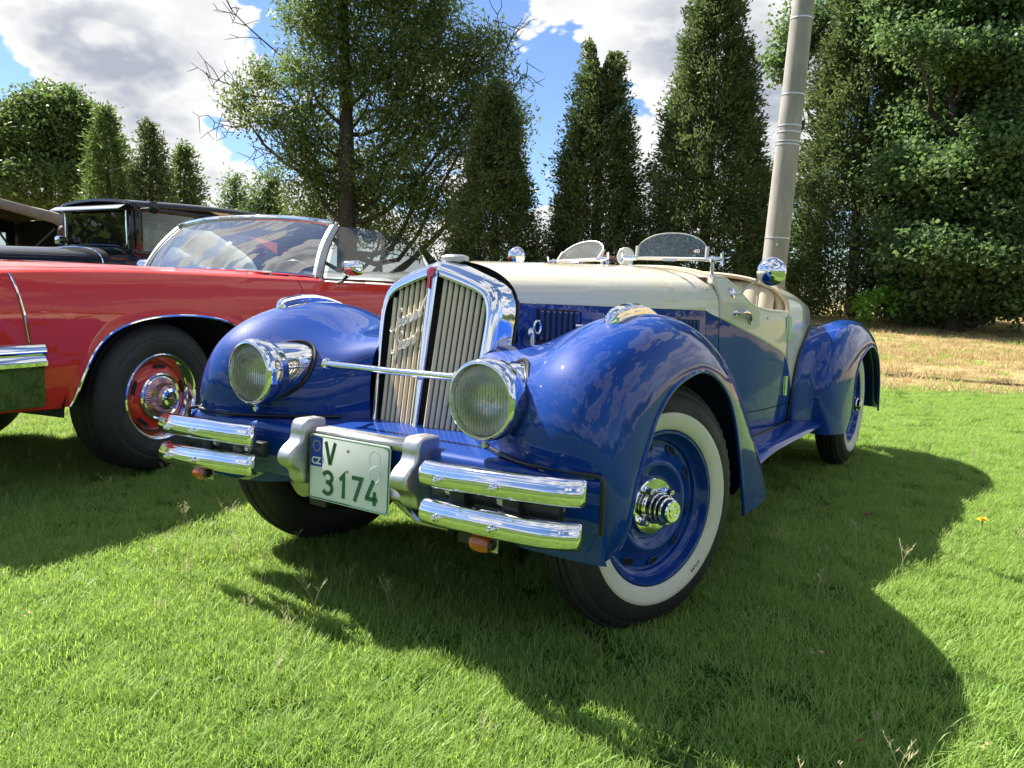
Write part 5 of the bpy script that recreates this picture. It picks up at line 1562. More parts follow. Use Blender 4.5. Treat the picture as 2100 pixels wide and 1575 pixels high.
MB().tube([(p[0], SW / 2 + (p[1] - SW / 2) * 1.004, p[2] + .003) for p in brow(.34, .523, 1.372, 1.145, .7, 2.8)], .007, 8).build('bonnet_band', 'chrome', sed)
for z in (1.285, 1.225):
    MB().tube([(.36, SW / 2 + .520, z - .02), (.8, SW / 2 + .468, z - .025), (1.3, SW / 2 + .403, z - .03), (1.74, SW / 2 + .343, z - .035)], .005, 6).build('bonnet_rib', 'black_paint', sed)
g_ = brow(1.76, .36, 1.33, 1.10, .55, 2.8)
MB().add(g_, [tuple(range(len(g_)))]).add([(x + .03, y, z) for x, y, z in g_], [tuple(range(len(g_)))]).build('radiator', 'chrome', sed)
arc_ = [(.20, SW / 2 + .47 * math.cos(a), 1.365 + .022 * math.sin(a)) for a in np.linspace(0, math.pi, 20)]
MB().tube([(.10, y, z + .018) for _, y, z in arc_], .012, 8).build('cowl_vent', 'black_paint', sed)
MB().grid([[(-2.98, y, z) for y in np.linspace(-.06, SW + .06, 4)] for z in (.5, 1.0, 1.33)]).build('rear_panel', 'black_paint', sed)
rw = MB(); rw.box((-2.98, -.20, 1.57), (.04, .40, .50)); rw.box((-2.98, SW + .20, 1.57), (.04, .40, .50)); rw.box((-2.98, SW / 2, 1.74), (.04, 1.2, .14)); rw.build('rear_window_frame', 'black_paint', sed)
for x, z1 in ((-.75, 1.36), (-1.9, 1.38)):
    b = MB().box((x, SW / 2, 1.05), (.14, 1.05, .62)); b.box((x + .28, SW / 2, .86), (.5, 1.05, .16))
    b.build('bench_seat', 'carpet', sed, bevel=.04)
bc = Vector((-.34, -.36, 1.33)); ba = Vector((-.85, 0, .53)).normalized(); bu = Vector((0, 1, 0)); bv = ba.cross(bu)
MB().tube([tuple(bc + bu * .21 * math.cos(a) + bv * .21 * math.sin(a)) for a in np.linspace(0, 2 * math.pi, 33)], .012, 8, caps=False).build('steering_wheel', 'badge_black', sed)
mr_ = MB().lathe([(0, -.02), (.05, -.016), (.066, 0), (.064, .010), (0, .012)], (-.10, .17, 1.80), (1, .4, 0), 24)
mrs = mr_.build('door_mirror', 'black_paint', sed)
MB().tube([(-.03, .01, 1.765), (-.04, .07, 1.785), (-.10, .16, 1.80)], .007, 8).build('mirror_arm', 'chrome', mrs)
MB().lathe([(0, .05), (.045, .045), (.05, .0), (.045, -.04), (0, -.05)], (.12, SW + .10, 1.46), (1, 0, 0), 14).build('cowl_lamp', 'chrome', sed)

# ------------------------------------------------------------------ tan topped touring car beyond
tcp = at_depth(128, 437, 10.4)
tour = thing('touring_car', 'old touring car with a raised tan canvas hood and open sides', 'car', (tcp.x, tcp.y, 0), R(4))
TW = -1.30
def tmir(mb):
    o = MB(); o.v = [(x, TW - y, z) for x, y, z in mb.v]; o.f = [tuple(reversed(q)) for q in mb.f]; return o
rows = []
for x, zt, dz in ((-.06, 1.86, .20), (-.03, 1.93, .24), (.03, 1.97, .22), (.14, 1.99, .17), (.40, 2.02, .155), (.8, 2.08, .15), (1.3, 2.13, .15), (1.8, 2.11, .15), (2.3, 2.02, .14), (2.5, 1.95, .12)):
    half = [(.03, zt - dz - .02), (.032, zt - dz * .6), (.012, zt - dz * .25), (-.06, zt - .03), (-.25, zt), (TW / 2, zt + .02)]
    sag = .012 * math.sin(x * 7)
    rows.append([(x, y, z - sag * (1 if k < 4 else 0)) for k, (y, z) in enumerate(half)] + [(x, TW - y, z) for y, z in half[-2::-1]])
MB().grid(rows).build('canvas_hood', 'tan_canvas', tour, sharp=70, solid=.012)
b = MB()
b.grid([[(-.05, y, z) for y in np.linspace(.02, TW - .02, 5)] for z in (1.05, 1.45, 1.86)])
b.build('rear_curtain', 'dark_canvas', tour)
b = MB()
for x0, x1, z0, z1 in ((-.03, .10, 1.28, 1.86), (.42, 1.1, 1.28, 1.90), (.10, .42, 1.28, 1.46), (.10, .42, 1.70, 1.88)):
    b.add([(x0, TW + .02, z0), (x1, TW + .02, z0), (x1, TW + .02, z1), (x0, TW + .02, z1)], [(0, 1, 2, 3)])
sc_ = b.build('side_curtain', 'dark_canvas', tour)
MB().prism([(.10, TW + .02, 1.46), (.42, TW + .02, 1.46), (.42, TW + .02, 1.70), (.10, TW + .02, 1.70)], (0, .004, 0)).build('curtain_window', 'screen_glass', sc_, smooth=False)
MB().tube([(x, TW + .03, z) for x, z in ((.10, 1.46), (.42, 1.46), (.42, 1.70), (.10, 1.70), (.10, 1.46))], .008, 6).build('curtain_window_edge', 'silver_paint', sc_)
for s_ in (0, 1):
    f = (lambda m: m) if s_ == 0 else tmir
    bows = MB()
    for p in ([(.55, .0, 1.30), (.12, .01, 1.72)], [(.60, .0, 1.30), (1.0, .0, 1.92)], [(.58, .0, 1.30), (1.9, .0, 1.95)]): bows.tube(p, .014, 8)
    f(bows).build('hood_bow', 'dark_steel', tour)
    f(MB().grid([[(x, .02, 1.27), (x, .035, 1.2), (x, .0, .8), (x, -.06, .5)] for x in np.linspace(-.06, 3.9, 8)])).build('body_side', 'black_paint', tour, sharp=60)
    f(MB().tube([(x, .02, 1.28) for x in np.linspace(-.05, 2.2, 6)], .015, 8)).build('body_rail', 'black_paint', tour)
    for x in (.25, 3.3):
        wo = f(MB().lathe([(.30, -.02), (.28, .0), (.08, .03), (0, .065)], (x, .10, .37), (0, 1, 0), 28, caps=False)).build('wheel', 'black_paint', tour)
        f(MB().lathe([(.29, -.02), (.31, .01), (.36, .02), (.395, .0), (.40, -.03), (.40, -.10), (.36, -.14), (.29, -.12)], (x, .10, .37), (0, 1, 0), 32, caps=False)).build('tyre', 'rubber', wo)
        K3 = [((x + dx, .12, z), (x + dx * .85, .18, z - .1), (x + dx, -.06, z)) for dx, z in ((.55, .5), (.50, .78), (.25, .95), (-.1, .96), (-.4, .78), (-.55, .5))]
        f(MB().grid(swept(K3, 20, [1] * 6, 6, 6))).build('fender', 'black_paint', tour, sharp=60)
MB().grid([[(x, TW / 2 + (hw * math.sin(a) if True else 0), 1.0 + .30 * math.cos(a)) for a in np.linspace(-math.pi / 2, math.pi / 2, 15)] for x, hw in ((2.3, .62), (2.6, .52), (3.9, .38))]).build('bonnet', 'black_paint', tour)
b = MB().box((.40, TW / 2, 1.05), (.16, 1.1, .55)); b.box((.75, TW / 2, .85), (.55, 1.1, .16)); b.build('rear_bench', 'carpet', tour, bevel=.04)
b = MB().box((1.45, TW / 2, 1.05), (.16, 1.1, .5)); b.box((1.8, TW / 2, .85), (.5, 1.1, .16)); b.build('front_bench', 'carpet', tour, bevel=.04)
MB().box((1.9, TW / 2, .55), (4.0, 1.15, .06)).build('floor', 'dark_steel', tour)
MB().prism([(2.25, 0, 1.35), (2.25, TW, 1.35), (2.15, TW, 1.95), (2.15, 0, 1.95)], (.01, 0, 0)).build('windscreen', 'screen_glass', tour, smooth=False)

# ------------------------------------------------------------------ two people by the old cars
def skin_body(name, joints, edges, mat, parent=None, sub=2):
    me = bpy.data.meshes.new(name)
    me.from_pydata([j[0] for j in joints], edges, [])
    o = bpy.data.objects.new(name, me); COL.objects.link(o)
    if parent is not None: o.parent = parent
    sk = o.modifiers.new('skin', 'SKIN'); sk.use_smooth_shade = True
    sv_ = me.skin_vertices[0].data
    for i, j in enumerate(joints):
        r = j[1]; sv_[i].radius = r if hasattr(r, '__len__') else (r, r)
    sv_[0].use_root = True
    sd = o.modifiers.new('sub', 'SUBSURF'); sd.levels = sub; sd.render_levels = sub
    me.materials.append(MATS[mat])
    return o
def head(parent, c, fwd, up, h=.23, hair='dark_hair', hair_len=0.0):
    """head with brow, eye sockets, nose, mouth, chin and ears; hair cap as its own part"""
    F = Vector(fwd).normalized(); U = Vector(up); U = (U - F * U.dot(F)).normalized(); S = F.cross(U)
    C = Vector(c); rows = []; hrows = []
    n, m = 28, 20
    for i in range(m + 1):
        la = -math.pi / 2 + math.pi * i / m
        row, hr = [], []
        for k in range(n):
            lo = 2 * math.pi * k / n
            f_, s_, u_ = math.cos(la) * math.cos(lo), math.cos(la) * math.sin(lo), math.sin(la)
            x, y, z = f_ * .40, s_ * .325, u_ * .5
            if z < 0:
                x += .05 * (f_ > 0) * f_; y *= 1 - .30 * (-z * 2) ** 1.5
                if f_ < 0: x *= 1 - .35 * (-z * 2)
            if f_ > .3:
                g = math.exp(-((s_) / .13) ** 2)
                x += .075 * g * math.exp(-((z + .09) / .075) ** 2) + .03 * g * math.exp(-((z + .23) / .03) ** 2) + .03 * g * math.exp(-((z + .40) / .07) ** 2)
                x -= .035 * math.exp(-((abs(s_) - .35) / .14) ** 2) * math.exp(-((z - .02) / .05) ** 2)
                x += .018 * math.exp(-((z - .09) / .04) ** 2)
            row.append(tuple(C + (F * x + S * y + U * z) * h))
            lim = .12 if f_ > .25 else (-.12 - hair_len)
            k2 = 1.10 if z > lim else .93
            wob = 1 + .03 * math.sin(lo * 9 + la * 5)
            hr.append(tuple(C + (F * (x * k2 * wob - .02) + S * y * k2 * wob * 1.02 + U * z * (k2 * wob if z > 0 else 1)) * h))
        rows.append(row); hrows.append(hr)
    hd = MB().grid(rows, cv=True)
    for s in (1, -1):
        e = C + S * (.335 * s * h) - F * .02 * h - U * .04 * h
        hd.ball(tuple(e), .055 * h * 2, 8, 6, (.5, .35, 1.1))
    o = hd.build('head', 'skin', parent, sharp=80)
    MB().grid(hrows, cv=True).build('hair', hair, o, sharp=80)
    return o
def hand(parent, wrist, d, up, mat='skin', l=.18):
    W_, D, U = Vector(wrist), Vector(d).normalized(), Vector(up).normalized(); S = D.cross(U).normalized()
    palm = MB().box(tuple(W_ + D * .045), (.09, .075, .028), Matrix((D, S, U)).transposed())
    for k, (off, ln) in enumerate(((-.028, .068), (-.010, .080), (.009, .075), (.027, .058))):
        b0 = W_ + D * .085 + S * off
        palm.tube([tuple(b0), tuple(b0 + D * ln * .5 - U * .006), tuple(b0 + D * ln * .8 - U * .026), tuple(b0 + D * ln * .85 - U * .045)], [.0085, .008, .0075, .006], 8)
    b0 = W_ + D * .03 - S * .036
    palm.tube([tuple(b0), tuple(b0 - S * .022 + D * .02), tuple(b0 - S * .026 + D * .05 - U * .01)], [.010, .009, .007], 8)
    return palm.build('hand', mat, parent, sharp=60)
# passenger hunched on the rear bench of the touring car
hp = at_depth(24, 487, 10.75)
p1 = thing('person', 'dark haired person in a brown jacket hunched inside the tan topped car', 'person', (hp.x, hp.y, 0), R(4))
Z0 = .93
J = [((0, 0, Z0), (.17, .14)), ((.04, 0, Z0 + .18), (.17, .15)), ((.12, 0, Z0 + .36), (.18, .16)), ((.22, 0, Z0 + .50), (.13, .12)), ((.30, 0, Z0 + .56), (.055, .055)),
     ((.20, .19, Z0 + .46), (.075, .075)), ((.24, .24, Z0 + .24), (.06, .06)), ((.46, .16, Z0 + .16), (.045, .045)),
     ((.20, -.19, Z0 + .46), (.075, .075)), ((.24, -.24, Z0 + .24), (.06, .06)), ((.46, -.16, Z0 + .16), (.045, .045)),
     ((.30, .11, Z0 + .0), (.10, .09)), ((.48, .12, Z0 - .02), (.075, .075)), ((.50, .12, Z0 - .34), (.05, .05)),
     ((.30, -.11, Z0 + .0), (.10, .09)), ((.48, -.12, Z0 - .02), (.075, .075)), ((.50, -.12, Z0 - .34), (.05, .05))]
skin_body('jacket', J, [(0, 1), (1, 2), (2, 3), (3, 4), (3, 5), (5, 6), (6, 7), (3, 8), (8, 9), (9, 10), (0, 11), (11, 12), (12, 13), (0, 14), (14, 15), (15, 16)], 'brown_jacket', p1)
head(p1, (.41, 0, Z0 + .645), (.85, .1, -.5), (.45, 0, .9), hair='dark_hair', hair_len=.25)
hand(p1, (.48, .16, Z0 + .155), (1, -.3, -.1), (0, 0, 1)); hand(p1, (.48, -.16, Z0 + .155), (1, .3, -.1), (0, 0, 1))
# person standing between the sedan and the touring car, looking down
sp_ = at_depth(150, 482, 9.25)
p2 = thing('person', 'person with short brown hair standing behind the black sedan, head bowed', 'person', (sp_.x, sp_.y, GZ), R(10))
zs_ = sp_.z - GZ - .23
J = [((0, 0, zs_ * .62), (.15, .12)), ((0, 0, zs_ * .76), (.145, .12)), ((0, 0, zs_ * .90), (.165, .12)), ((.02, 0, zs_ * .985), (.10, .09)), ((.05, 0, zs_ * 1.045), (.052, .052)),
     ((.0, .18, zs_ * .945), (.065, .065)), ((.03, .23, zs_ * .77), (.05, .05)), ((.18, .19, zs_ * .64), (.036, .036)),
     ((.0, -.18, zs_ * .945), (.065, .065)), ((.03, -.23, zs_ * .77), (.05, .05)), ((.18, -.19, zs_ * .64), (.036, .036)),
     ((0, .09, zs_ * .54), (.10, .10)), ((.01, .10, zs_ * .30), (.07, .07)), ((0, .10, .08), (.045, .045)), ((.14, .11, .04), (.04, .035)),
     ((0, -.09, zs_ * .54), (.10, .10)), ((.01, -.10, zs_ * .30), (.07, .07)), ((0, -.10, .08), (.045, .045)), ((.14, -.11, .04), (.04, .035))]
skin_body('body', J, [(0, 1), (1, 2), (2, 3), (3, 4), (3, 5), (5, 6), (6, 7), (3, 8), (8, 9), (9, 10), (0, 11), (11, 12), (12, 13), (13, 14), (0, 15), (15, 16), (16, 17), (17, 18)], 'skin', p2)
JS = [((0, 0, zs_ * .50), (.17, .14)), ((0, 0, zs_ * .66), (.165, .135)), ((0, 0, zs_ * .80), (.165, .135)), ((0, 0, zs_ * .90), (.18, .135))]
skin_body('vest', JS, [(0, 1), (1, 2), (2, 3)], 'brown_jacket', p2)
head(p2, (.085, 0, zs_ * 1.045 + .155), (.86, .15, -.45), (.4, 0, .9), hair='brown_hair', hair_len=-.05)
hand(p2, (.18, .19, zs_ * .64), (.8, 0, -.5), (.4, 0, .8)); hand(p2, (.18, -.19, zs_ * .64), (.8, 0, -.5), (.4, 0, .8))
# ------------------------------------------------------------------ trees
def leaf_mesh(name, C, D, N, L, Wd, mat, parent, fold=0.0):
    """one mesh of diamond leaves: centres C, directions D, normals N, lengths L, widths Wd (arrays)"""
    n = len(C)
    D = D / np.linalg.norm(D, axis=1, keepdims=True)
    S = np.cross(N, D); S /= np.maximum(np.linalg.norm(S, axis=1, keepdims=True), 1e-6)
    V = np.empty((n, 4, 3), np.float32)
    V[:, 0] = C - D * L[:, None] * .5; V[:, 2] = C + D * L[:, None] * .5
    V[:, 1] = C + S * Wd[:, None] * .5 - D * L[:, None] * .08; V[:, 3] = C - S * Wd[:, None] * .5 - D * L[:, None] * .08
    me = bpy.data.meshes.new(name)
    me.vertices.add(n * 4); me.vertices.foreach_set('co', V.ravel())
    me.loops.add(n * 4); me.loops.foreach_set('vertex_index', np.arange(n * 4, dtype=np.int32))
    me.polygons.add(n); me.polygons.foreach_set('loop_start', np.arange(0, n * 4, 4, dtype=np.int32))
    me.polygons.foreach_set('loop_total', np.full(n, 4, np.int32))
    me.update(calc_edges=True)
    me.materials.append(MATS[mat])
    o = bpy.data.objects.new(name, me); COL.objects.link(o)
    if parent is not None: o.parent = parent
    return o
def unit(g, n):
    v = g.normal(size=(n, 3)); return v / np.linalg.norm(v, axis=1, keepdims=True)
def ground_at(px, depth):
    """foot of a thing seen at column px, at this depth"""
    d = ray(px, 620); p = CAM_POS + d * depth
    u = (p - CAM_POS).dot(FWH); v = (p - CAM_POS).dot(RTH)
    return Vector((p.x, p.y, gh(u, v)))
def conifer(px, depth, top_py, half_px, label, seed, n=24000, mat='thuja_leaf', group=None, twin=None, base=.72, name='arborvitae', dens=1.0, size=1.0, lean=0.0):
    g = np.random.default_rng(seed)
    b_ = ground_at(px, depth); k = depth / CAM_F
    H = at_depth(px, top_py, depth).z - b_.z
    Rm = half_px * k
    t = thing(name, label, 'tree', b_, 0, group)
    def prof(h): return Rm * (base + (1 - base) * np.sin(np.clip(h / .22, 0, 1) * np.pi / 2)) * np.clip(1 - h, 0, 1) ** .62 * (1 - .12 * h)
    # clumps over the surface, each a little spray of its own
    nc = int(1000 * dens)
    hh = np.clip(g.beta(1.05, 1.25, nc), .004, .985); aa = g.uniform(0, 2 * np.pi, nc)
    ph = g.uniform(0, 6.28, 6)
    bump = 1 + .09 * np.sin(aa * 2 + hh * 7 + ph[0]) + .08 * np.sin(aa * 5 - hh * 17 + ph[1]) + .07 * np.sin(aa * 3 + hh * 31 + ph[2]) + .06 * np.sin(aa * 9 + hh * 23 + ph[3]) + .10 * g.normal(size=nc)
    rr = prof(hh) * np.clip(bump, .62, 1.32)
    per = max(8, int(n * .72 / nc))
    ci = np.repeat(np.arange(nc), per); m_ = len(ci)
    sg = (.10 + .10 * g.random(nc)) * size * (.55 + .45 * np.clip(rr / (Rm + 1e-6), 0, 1))
    off = np.clip(g.normal(size=(m_, 3)), -1.6, 1.6) * sg[ci][:, None] * .8
    spray = np.minimum(np.abs(g.normal(size=m_)), 1.7) * sg[ci] * 1.5                       # each clump is drawn out along its own shoot
    sd_ = np.stack([np.cos(aa), np.sin(aa), g.uniform(.25, 1.3, nc)], 1)[ci]
    off += sd_ / np.linalg.norm(sd_, axis=1, keepdims=True) * spray[:, None]
    C1 = np.stack([rr[ci] * np.cos(aa[ci]), rr[ci] * np.sin(aa[ci]), hh[ci] * H + .10], 1) * np.array([.95, .95, 1]) + off
    out = np.stack([np.cos(aa[ci]), np.sin(aa[ci]), np.full(m_, .55)], 1)
    D1 = out + g.normal(size=(m_, 3)) * .55
    # inner fill so that the crown is opaque
    m2 = n - m_
    h2 = g.beta(1.0, 1.5, m2) * .97; a2 = g.uniform(0, 2 * np.pi, m2); f2 = np.sqrt(g.uniform(.25, .9, m2))
    r2 = prof(h2) * f2
    C2 = np.stack([r2 * np.cos(a2), r2 * np.sin(a2), h2 * H + .05], 1); D2 = np.stack([np.cos(a2), np.sin(a2), np.full(m2, .4)], 1) + g.normal(size=(m2, 3)) * .6
    # top leaders
    nl = 14
    a3 = g.uniform(0, 6.28, nl); C3, D3 = [], []
    for q in range(nl):
        x0, y0 = .16 * Rm * math.cos(a3[q]) * g.uniform(.2, 1.6), .16 * Rm * math.sin(a3[q]) * g.uniform(.2, 1.6)
        z0 = H * g.uniform(.86, .98)
        for s_ in range(26):
            tt = s_ / 25; C3.append((x0 * (1 - .3 * tt) + g.normal(0, .04), y0 * (1 - .3 * tt) + g.normal(0, .04), z0 + tt * .42 * size)); D3.append(g.normal(size=3) * .5 + np.array([0, 0, 1]))
    C_ = np.vstack([C1, C2, np.array(C3)]); D_ = np.vstack([D1, D2, np.array(D3)])
    if twin:                                                                    # forked leader
        hi = np.clip((C_[:, 2] / H - .90) / .10, 0, 1.3)
        sd2 = np.sign(C_[:, 0] * RTH.x + C_[:, 1] * RTH.y + .04)
        C_[:, 0] += RTH.x * sd2 * hi * twin; C_[:, 1] += RTH.y * sd2 * hi * twin; C_[:, 2] -= (sd2 > 0) * hi * .22
    C_[:, 0] += lean * C_[:, 2] * RTH.x; C_[:, 1] += lean * C_[:, 2] * RTH.y
    C_[:, 2] = np.maximum(C_[:, 2], .05)
    nn = len(C_)
    L_ = g.uniform(.07, .16, nn) * size; W_ = L_ * g.uniform(.26, .46, nn)
    leaf_mesh('crown', C_, D_, unit(g, nn), L_, W_, mat, t)
    MB().tube([(0, 0, -.15), (0, 0, H * .35), (lean * H * .8 * RTH.x, lean * H * .8 * RTH.y, H * .85)], [.16 * size, .12 * size, .03], 9).build('trunk', 'bark', t)
    return t
def leafy(px, depth, lobes, label, seed, n, mat, leaf=(.07, .13), aspect=.5, trunk_r=.3, trunk_py=None, trunk_top=None, name='tree', group=None, twigs=True, sig=.22, bare=(), dz=None, per=26, flat=1.0, limb_r=.10, cat='tree', shell=.35):
    """crown = leaf clusters spread through overlapping ellipsoids given in photograph pixels at the tree's own distance"""
    g = np.random.default_rng(seed)
    b_ = ground_at(px, depth); k = depth / CAM_F
    t = thing(name, label, cat, b_, 0, group)
    lob = []
    for (x, y, rx, ry_, dd) in lobes:
        c_ = at_depth(x, y, depth + dd) - b_
        lob.append((np.array(c_), rx * k, ry_ * k))
    wts = np.array([l[1] * l[1] * l[2] for l in lob]) ** .62; wts /= wts.sum()
    nc = n // per
    li = g.choice(len(lob), nc, p=wts)
    u_ = unit(g, nc) * (g.uniform(shell, 1, nc) ** .5)[:, None]
    R3, F3 = np.array(RTH), np.array(FWH)
    cc = np.array([lob[i][0] for i in li]) + (u_[:, :1] * R3) * np.array([lob[i][1] for i in li])[:, None] + (u_[:, 1:2] * F3) * np.array([(dz or lob[i][1]) for i in li])[:, None] + u_[:, 2:3] * np.array([[0, 0, lob[i][2]] for i in li])
    cc += g.normal(size=cc.shape) * .12
    keep = cc[:, 2] > .15; cc = cc[keep]; li = li[keep]; nc = len(cc)
    ci = np.repeat(np.arange(nc), per); m_ = len(ci)
    s_ = (sig * g.uniform(.6, 1.4, nc))[ci][:, None]
    C_ = cc[ci] + np.clip(g.normal(size=(m_, 3)), -1.7, 1.7) * s_ * np.array([1, 1, .75 * flat])
    D_ = g.normal(size=(m_, 3)) + np.array([0, 0, -.35]) + (C_ - cc[ci]) / s_ * .5
    Nn = g.normal(size=(m_, 3)) * .7 + np.array([0, 0, 1.0])
    L_ = g.uniform(*leaf, m_)
    leaf_mesh('crown', C_, D_, Nn, L_, L_ * aspect * g.uniform(.8, 1.2, m_), mat, t)
    # trunk and limbs
    tp = (at_depth(*trunk_top, depth) - b_) if trunk_top else Vector((0, 0, max(l[0][2] for l in lob)))
    wood = MB()
    P = catmull([(0, 0, -.2), (tp.x * .3 + .10 * trunk_r, tp.y * .3 + .3 * trunk_r, tp.z * .3), (tp.x * .62 - .35 * trunk_r, tp.y * .62 - .2 * trunk_r, tp.z * .62), tuple(tp)], 14)
    wood.tube([tuple(p) for p in P], [trunk_r * (1.25 if i == 0 else 1) * (1 - .80 * (i / 13)) for i in range(14)], 12)
    wood.build('trunk', 'bark', t)
    if twigs:
        lm = MB()
        def limb(a, e, r0, bow=.15, n_=8):
            a, e = np.array(a), np.array(e); d = e - a; L0 = np.linalg.norm(d)
            w = g.normal(size=3) * L0 * .06
            Q = [a + d * q + np.array([0, 0, -bow * L0 * math.sin(q * math.pi)]) + w * math.sin(q * math.pi * 2) for q in np.linspace(0, 1, n_)]
            lm.tube([tuple(p) for p in Q], [r0 * (1 - .85 * q) + .006 for q in np.linspace(0, 1, n_)], 6, caps=False)
            return Q
        hubs = []
        for (c_, a1, a2) in lob:
            i = min(int(np.clip((c_[2] - .75 * np.linalg.norm(c_[:2] - np.array(tp)[:2] * .5)) / max(tp.z, .1), .12, .92) * 13), 12)
            Q = limb(P[i], c_, limb_r * (1 - .6 * i / 13)); hubs.append(Q)
        idx = g.permutation(nc)[:min(nc, 260)]
        for i in idx:
            Q = hubs[li[i]]; limb(Q[int(g.integers(4, 8))], cc[i], .013, .08, 5)
        for (x0, y0, x1, y1, dd) in bare:                                       # leafless branches with forked ends
            a_ = at_depth(x0, y0, depth + dd) - b_; e_ = at_depth(x1, y1, depth + dd) - b_
            Q = limb(a_, e_, .028, .05, 9)
            for q in range(3, 9):
                for _ in range(2):
                    dv = g.normal(size=3) * .35 + (np.array(e_) - np.array(a_)) * .10
                    Q2 = limb(Q[q], Q[q] + dv * 1.0, .008, -.05, 4)
                    limb(Q2[2], Q2[2] + g.normal(size=3) * .22, .006, 0, 3)
        lm.build('limbs', 'bark', t)
    return t
# big ash with ragged crown and bare outer twigs
leafy(712, 23, [(720, -40, 127, 82, 0), (840, 10, 106, 82, .5), (640, 40, 65, 62, -.5), (700, 70, 58, 82, .2), (800, 100, 84, 75, 0), (905, 80, 63, 75, .5), (985, 110, 58, 62, 0), (640, 150, 74, 52, -.6), (540, 160, 38, 33, 0), (760, 190, 74, 82, 0),
                (870, 175, 84, 75, .3), (975, 200, 63, 57, .2), (1040, 235, 42, 69, .3), (495, 210, 38, 27, 0), (560, 245, 61, 35, -.4), (645, 255, 65, 49, 0), (850, 275, 95, 69, .4), (955, 290, 65, 62, .4), (615, 320, 42, 55, -.3), (690, 330, 63, 69, .5),
                (790, 355, 84, 62, 0), (1015, 340, 47, 96, .6), (640, 400, 50, 62, 0), (735, 420, 63, 49, .5), (870, 400, 55, 57, 0), (930, 440, 47, 69, .4), (850, 470, 36, 46, 0), (640, 465, 53, 41, .6), (780, 480, 67, 35, .6), (760, -120, 180, 82, 0)],
      'tall ragged ash tree with bare twigs at the edge of its crown', 11, 108000, 'ash_leaf', leaf=(.10, .18), aspect=.38, trunk_r=.34, trunk_top=(700, -180), name='ash_tree', sig=.24, per=32, limb_r=.10, shell=.12,
      bare=((560, 200, 430, 160, 0), (600, 130, 470, 10, 0), (560, 250, 440, 250, 0), (1000, 220, 1065, 60, 0), (960, 190, 1020, 30, 0), (620, 330, 520, 300, .2), (1000, 240, 1080, 150, 0)))
# columnar arborvitae behind the roadster
conifer(1012, 20.6, 195, 92, 'dark arborvitae partly behind the ragged ash tree', 21, 60000, group='arborvitae row', size=.95)
conifer(1218, 21.0, 118, 106, 'arborvitae with a forked top beside the tallest one', 22, 76000, group='arborvitae row', twin=.17)
conifer(1440, 20.0, -42, 130, 'tallest arborvitae standing alone left of the concrete pole', 23, 100000, group='arborvitae row', dens=1.3)
conifer(1745, 20.4, -190, 135, 'broad arborvitae right of the concrete pole', 24, 130000, group='arborvitae row', dens=1.7, base=.95)
# leafy linden mass at the right
_lr = np.random.default_rng(5)
leafy(1960, 17.2, [(1900, 40, 150, 110, 1.4), (2080, 20, 150, 100, .4), (1800, 0, 120, 90, 3.2), (1990, 190, 130, 100, 1.0), (2120, 230, 110, 110, 0), (1880, 330, 110, 130, 1.4), (2060, 360, 120, 90, .3), (1990, 470, 120, 80, .2), (2120, 480, 90, 90, -.4), (1860, 520, 90, 100, 1.0),
                   (1960, 585, 120, 55, .2), (2100, 600, 110, 50, -.2), (1650, 60, 60, 60, 4.0), (1615, 130, 36, 40, 4.2), (2000, -80, 260, 90, .8), (1900, 620, 80, 35, .6), (2000, 530, 90, 26, -.9), (2030, 330, 80, 24, -.9), (1990, 110, 90, 24, -.7), (2060, 450, 60, 20, -1.0)] + [(int(_lr.uniform(1850, 2140)), int(_lr.uniform(-20, 620)), int(_lr.uniform(30, 75)), int(_lr.uniform(16, 40)), float(_lr.uniform(-1.1, .8))) for _ in range(34)],
      'large dense linden tree hanging low over the dry grass', 31, 290000, 'linden_leaf', leaf=(.07, .135), aspect=.78, trunk_r=.20, trunk_top=(1960, -120), name='linden_tree', sig=.25, per=34, flat=.6, limb_r=.13, shell=.2)
# far trees at the left, behind the old cars
leafy(95, 38, [(115, 275, 92, 80, 0), (40, 295, 80, 78, 0), (185, 310, 56, 72, 0), (115, 222, 58, 36, 0), (-35, 320, 80, 80, 0), (100, 385, 140, 55, 0), (222, 355, 36, 52, 0), (60, 235, 40, 30, 0), (165, 245, 40, 36, 0)],
      'broad round-headed tree far behind the tan topped car', 41, 52000, 'far_leaf', leaf=(.16, .30), aspect=.55, trunk_r=.4, trunk_top=(95, 240), name='round_tree', sig=.34, per=22, twigs=False, shell=.5)
conifer(232, 30, 238, 62, 'wide green conifer behind the front of the black sedan', 42, 20000, mat='far_leaf', group='conifers behind the sedan', size=1.3, name='conifer', base=.9, dens=.7)
conifer(318, 29, 268, 50, 'slender conifer rising over the roof of the black sedan', 43, 20000, mat='thuja_leaf', group='conifers behind the sedan', size=1.25, name='conifer', base=.9, dens=.7)
conifer(385, 31, 312, 52, 'short conifer over the rear of the sedan roof', 44, 16000, mat='far_leaf', group='conifers behind the sedan', size=1.3, name='conifer', base=.9, dens=.6)
leafy(487, 33, [(487, 410, 34, 34, 0), (478, 375, 18, 22, 0), (505, 440, 30, 30, 0), (470, 460, 40, 40, 0)], 'thin pale young tree between the sedan roof and the ash', 45, 3600, 'young_leaf', leaf=(.12, .22), aspect=.4, trunk_r=.06, trunk_top=(484, 360), name='young_tree', sig=.2, per=14)
leafy(548, 31, [(548, 400, 30, 40, 0), (560, 370, 16, 30, 0), (540, 450, 40, 40, 0), (575, 430, 26, 34, 0)], 'pale young tree just left of the ash trunk', 46, 3800, 'young_leaf', leaf=(.12, .22), aspect=.4, trunk_r=.06, trunk_top=(556, 345), name='young_tree', sig=.2, per=14)
